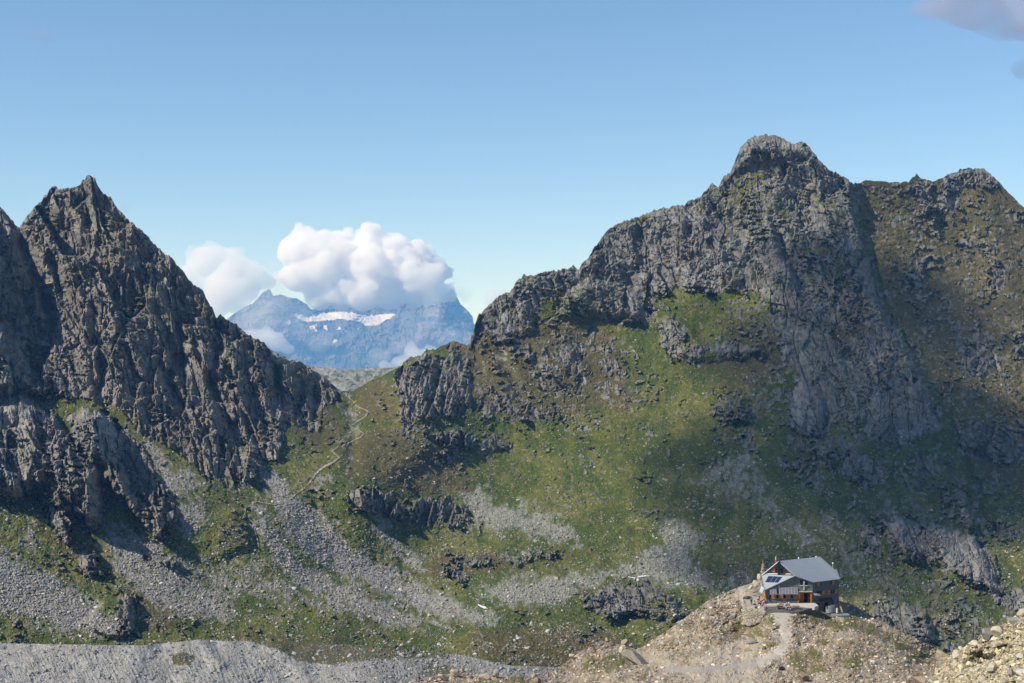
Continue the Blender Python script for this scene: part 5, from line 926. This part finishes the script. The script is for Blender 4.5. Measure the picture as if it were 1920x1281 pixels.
# ------------------------------------------------------------------ tables, benches and guests on the terrace
def table_set(name, loc, rz, L, label, benches=True, top='wood'):
    t = empty(name, loc, label, 'table', 'wooden tables on the hut terrace'); t.rotation_euler = (0, 0, rz)
    def part(nm, boxes, mat):
        mb = MBq()
        for b in boxes: mb.box(*b)
        o = mb.done(nm, mat); o.parent = t; return o
    part('tabletop', [((0, 0, .74), L, .75, .06)], K[top])
    for s in (-1, 1): part('leg', [((s * L * .36, 0, .35), .09, .6, .7)], K['wood_d'])
    if benches:
        for s in (-1, 1): b = part('bench', [((0, s * .72, .44), L, .28, .05), ((0, s * .62, .30), L * .8, .08, .24)], K['wood_d'])
    return t
def tz(px, py, z=FLz + .02): return onz(px, py, z)
table_set('terrace_table', tz(1427.5, 1130.5), 1.2, 2.2, 'wooden table at the left end of the terrace with people round it')
table_set('terrace_table', tz(1462, 1141.5, FLz - .02), 0.1, 1.7, 'wooden table in the middle of the yard with three guests')
table_set('terrace_table', tz(1478, 1143, FLz - .02), 0.0, 1.6, 'wooden table with the blue clad guests, right of the middle one')
table_set('terrace_table', tz(1493, 1142.5, FLz - .02), -.05, 1.5, 'empty pinkish wooden table at the right end of the yard', True, 'wood_d')
def skin_mesh(verts, edges, rad, sub=1):
    me = bpy.data.meshes.new('tmp'); me.from_pydata(verts, edges, []); o = bpy.data.objects.new('tmp', me); sc.collection.objects.link(o)
    m = o.modifiers.new('s', 'SKIN'); m.use_smooth_shade = True
    for i, r in enumerate(rad): me.skin_vertices[0].data[i].radius = r if isinstance(r, tuple) else (r, r)
    me.skin_vertices[0].data[0].use_root = True
    if sub: s = o.modifiers.new('u', 'SUBSURF'); s.levels = sub; s.render_levels = sub
    bpy.context.view_layer.update(); out = bpy.data.meshes.new_from_object(o.evaluated_get(bpy.context.evaluated_depsgraph_get())); bpy.data.objects.remove(o); return out
def pose_points(pose, lean=.12):
    if pose == 'sit': pel = (0, 0, .52); kz, ky = .50, .44; fo_, fz = .46, .05
    else: pel = (0, 0, .92); kz, ky = .50, .03; fo_, fz = -.02, .06
    pz = pel[2]; sh = pz + .46; P = {'pel': pel, 'waist': (0, lean * .3, pz + .16), 'chest': (0, lean * .8, pz + .36), 'neck': (0, lean + .0, pz + .52), 'chin': (0, lean + .02, pz + .60), 'head': (0, lean + .03, pz + .70), 'crown': (0, lean + .02, pz + .78)}
    for s, k in ((-1, 'l'), (1, 'r')):
        P['sh' + k] = (s * .18, lean * .9, sh - .02); P['hip' + k] = (s * .09, .02, pz - .03); P['knee' + k] = (s * .13, ky, kz); P['ank' + k] = (s * .13, fo_ , .09); P['toe' + k] = (s * .15, fo_ + .17, .04)
        if pose == 'sit': P['elb' + k] = (s * .25, lean + .10, pz + .20); P['wri' + k] = (s * .16, lean + .34, pz + .26); P['han' + k] = (s * .13, lean + .42, pz + .27)
        else: P['elb' + k] = (s * .27, lean * .5, pz + .18); P['wri' + k] = (s * .28, .10, pz - .04); P['han' + k] = (s * .28, .13, pz - .13)
    return P
E_ALL = [('pel','waist'),('waist','chest'),('chest','neck'),('neck','chin'),('chin','head'),('head','crown')] + [e for k in 'lr' for e in (('chest','sh'+k),('sh'+k,'elb'+k),('elb'+k,'wri'+k),('wri'+k,'han'+k),('pel','hip'+k),('hip'+k,'knee'+k),('knee'+k,'ank'+k),('ank'+k,'toe'+k))]
RADS = dict(pel=(.15,.11), waist=(.13,.095), chest=(.155,.11), neck=.052, chin=.062, head=.095, crown=.062, sh=.06, elb=.042, wri=.028, han=(.040,.018), hip=.088, knee=.06, ank=.04, toe=.034)
def build_part(P, names, edges, grow=0):
    ids = {n: i for i, n in enumerate(names)}; rr = []
    for n in names:
        q = RADS.get(n) or RADS[n[:-1]]; q = q if isinstance(q, tuple) else (q, q); rr.append((q[0] + grow, q[1] + grow))
    return skin_mesh([P[n] for n in names], [(ids[a], ids[b]) for a, b in edges], rr)
PROTO = {}
def protos(pose):
    if pose in PROTO: return PROTO[pose]
    P = pose_points(pose); names = ['pel'] + [n for n in P if n != 'pel']; body = build_part(P, names, E_ALL)
    bm = bmesh.new(); bm.from_mesh(body)     # fingers, thumb, nose
    def fing(a, b, r0, r1):
        a = Vector(a); b = Vector(b); M = (b - a).to_track_quat('Z', 'Y').to_matrix().to_4x4(); M.translation = (a + b) / 2; bmesh.ops.create_cone(bm, segments=5, radius1=r0, radius2=r1, depth=(b - a).length, cap_ends=True, matrix=M)
    for s, k in ((-1, 'l'), (1, 'r')):
        h = Vector(P['han' + k]); d = (h - Vector(P['wri' + k])).normalized(); x = Vector((1, 0, 0)) if pose == 'sit' else Vector((0, 1, 0)); dn = Vector((0, 0, -1)) if pose == 'sit' else Vector((-s, 0, 0))
        for i in range(4): b = h + x * (i - 1.5) * .019; m_ = b + d * (.045 + .006 * (1.5 - abs(i - 1.5))); fing(b, m_, .009, .008); fing(m_, m_ + d * .025 + dn * .02, .008, .006)
        fing(h - d * .03 + x * -s * .03, h + x * -s * .06 + d * .01, .011, .008)
    hd = Vector(P['head']); fing(hd + Vector((0, .085, .0)), hd + Vector((0, .118, -.02)), .010, .014)
    for s in (-1, 1): fing(hd + Vector((s * .088, -.01, -.01)), hd + Vector((s * .105, -.02, .01)), .022, .018)
    bm.to_mesh(body); bm.free()
    arm = [x for k in 'lr' for x in ('sh' + k, 'elb' + k, 'wri' + k)]
    shirt = build_part(P, ['waist', 'pel', 'chest'] + arm, [('pel','waist'),('waist','chest')] + [e for k in 'lr' for e in (('chest','sh'+k),('sh'+k,'elb'+k),('elb'+k,'wri'+k))], .018)
    leg = [x for k in 'lr' for x in ('hip' + k, 'knee' + k, 'ank' + k)]
    trou = build_part(P, ['pel'] + leg, [e for k in 'lr' for e in (('pel','hip'+k),('hip'+k,'knee'+k),('knee'+k,'ank'+k))], .02)
    bm = bmesh.new(); bmesh.ops.create_icosphere(bm, subdivisions=3, radius=.118, matrix=Matrix.Translation(hd + Vector((0, -.012, .02))))
    bmesh.ops.delete(bm, geom=[v for v in bm.verts if (v.co.y - hd.y) > .045 and v.co.z < hd.z + .055 or v.co.z < hd.z - .07], context='VERTS'); hair = bpy.data.meshes.new('hair'); bm.to_mesh(hair); bm.free()
    PROTO[pose] = (body, shirt, trou, hair, hd); return PROTO[pose]
SKIN = plain('skin', (.50, .30, .21), .6, 0, .05)
_cm = {}
def cm(c):
    if c not in _cm: _cm[c] = plain('cloth', c, .85, 0, .08, 20)
    return _cm[c]
def person(loc, rz, pose, shirt, trousers, hair, label, hat=None):
    body, sh, tr_, ha, hd = protos(pose); o = bpy.data.objects.new('person', body.copy()); sc.collection.objects.link(o); o.data.materials.clear(); o.data.materials.append(SKIN); o.location = loc; o.rotation_euler = (0, 0, rz); tag(o, label, 'person', 'guests on the hut terrace')
    for nm, me, c in (('jacket', sh, shirt), ('trousers', tr_, trousers), ('hair', ha, hair)):
        m = me.copy(); m.materials.clear(); m.materials.append(cm(c)); q = bpy.data.objects.new(nm, m); sc.collection.objects.link(q); q.parent = o
    if hat:
        bm = bmesh.new(); bmesh.ops.create_cone(bm, segments=14, radius1=.17, radius2=.15, depth=.02, cap_ends=True, matrix=Matrix.Translation(hd + Vector((0, .03, .07)))); bmesh.ops.create_uvsphere(bm, u_segments=12, v_segments=6, radius=.128, matrix=Matrix.Translation(hd + Vector((0, -.01, .06))) @ Matrix.Diagonal((1, 1, .8, 1)))
        m = bpy.data.meshes.new('hat'); bm.to_mesh(m); bm.free(); m.materials.append(cm(hat)); q = bpy.data.objects.new('hat', m); sc.collection.objects.link(q); q.parent = o
DK = (.02, .02, .028); BR_ = (.06, .035, .02)
T0 = FLz + .03; T1z = FLz + .0
person(tz(1413.5, 1137.5, T0), -1.4, 'sit', (.0, .33, .38), DK, DK, 'person in a bright teal jacket sitting on the left edge of the terrace')
person(tz(1409, 1134.5, T0), 2.4, 'stand', DK, (.04, .04, .05), BR_, 'person in dark clothes standing behind the one in teal')
person(tz(1423.5, 1125, T0), 2.6, 'sit', (.04, .10, .55), (.10, .10, .12), BR_, 'person in a blue shirt sitting at the back of the left terrace table')
person(tz(1421.5, 1128.5, T0), -1.2, 'sit', (.50, .10, .16), DK, BR_, 'person in a dull pink top between the blue shirt and the red jacket')
person(tz(1423, 1135.5, T0), -1.2, 'sit', (.62, .06, .03), DK, BR_, 'person in a red jacket sitting at the left side of the left table')
person(tz(1430.3, 1139, T0), .2, 'sit', (.20, .06, .42), (.25, .12, .22), (.5, .48, .45), 'person in a purple jacket sitting in front of the left table')
person(tz(1433.6, 1134.5, T0), 1.4, 'sit', (.62, .60, .62), (.50, .05, .06), BR_, 'person in white top and red trousers beside the hut corner')
person(tz(1433.2, 1128.8, T0), 1.5, 'sit', (.58, .30, .20), DK, BR_, 'person in a salmon top at the hut corner behind the white topped one')
person(tz(1436.6, 1146, T0), .5, 'sit', (.025, .03, .10), (.05, .05, .10), (.5, .6, .08), 'person in navy with a yellow green hat at the front of the terrace', (.62, .72, .10))
person(tz(1457.5, 1142.5, T1z), -1.3, 'sit', (.05, .025, .02), (.16, .08, .05), BR_, 'person in a dark brown jacket and white cap at the middle table', (.75, .74, .74))
person(tz(1462.5, 1139.5, T1z), 3.0, 'sit', (.30, .32, .34), (.12, .12, .14), (.4, .4, .38), 'person in a light grey jacket at the back of the middle table')
person(tz(1467, 1140, T1z), 2.8, 'sit', (.03, .03, .04), (.03, .03, .04), BR_, 'person in black with a red hat at the middle table', (.6, .05, .08))
person(tz(1474.5, 1140.8, T1z), 3.0, 'sit', (.08, .07, .38), (.05, .05, .09), (.55, .54, .5), 'person in a blue violet jacket at the back of the blue group table')
person(tz(1478.8, 1140.6, T1z), 3.1, 'sit', (.30, .30, .62), (.05, .05, .10), (.7, .7, .68), 'person in pale violet jacket and white hat at the blue group table', (.8, .8, .78))
person(tz(1480.8, 1145.6, T1z), .1, 'sit', (.045, .045, .12), (.38, .42, .50), BR_, 'person in navy top and pale blue trousers in front of the blue group table')
person(tz(1474, 1146.4, T1z), -.2, 'sit', (.10, .13, .18), (.06, .08, .09), DK, 'person in slate grey clothes in front left of the blue group table')
# packs and a covered heap
def lump(name, p, sx, sy, sz, seed, mat, label, cat):
    r = np.random.RandomState(seed); bm = bmesh.new(); bmesh.ops.create_icosphere(bm, subdivisions=3, radius=1)
    for v in bm.verts:
        n = .22 * math.sin(v.co.x * 5 + seed) * math.cos(v.co.y * 4 - seed) + .1 * r.randn() * .3; v.co *= (1 + n); v.co.z = max(v.co.z, -.35); v.co = Vector((v.co.x * sx, v.co.y * sy, (v.co.z + .35) * sz))
    me = bpy.data.meshes.new(name); bm.to_mesh(me); bm.free(); me.materials.append(mat); o = bpy.data.objects.new(name, me); sc.collection.objects.link(o); o.location = p; tag(o, label, cat)
lump('covered_heap', tz(1402.5, 1123, T0), 1.0, .6, .45, 3, K['rope'], 'low dark purple covered heap at the far left of the terrace', 'heap')
lump('backpack', tz(1423.5, 1140.2, T0), .22, .18, .32, 5, K['white'], 'small white bag on the terrace floor in front of the red jacket', 'bag')
lump('backpack', W3(1465.5, 1256, gy(1465, 1256) - .3), .62, .4, .45, 7, K['black'], 'black bundle lying among rocks below the footpath bend', 'bundle')
lump('backpack', tz(1417.5, 1141, T0), .3, .25, .3, 9, cm(DK), 'dark backpack beside the person in teal', 'bag')
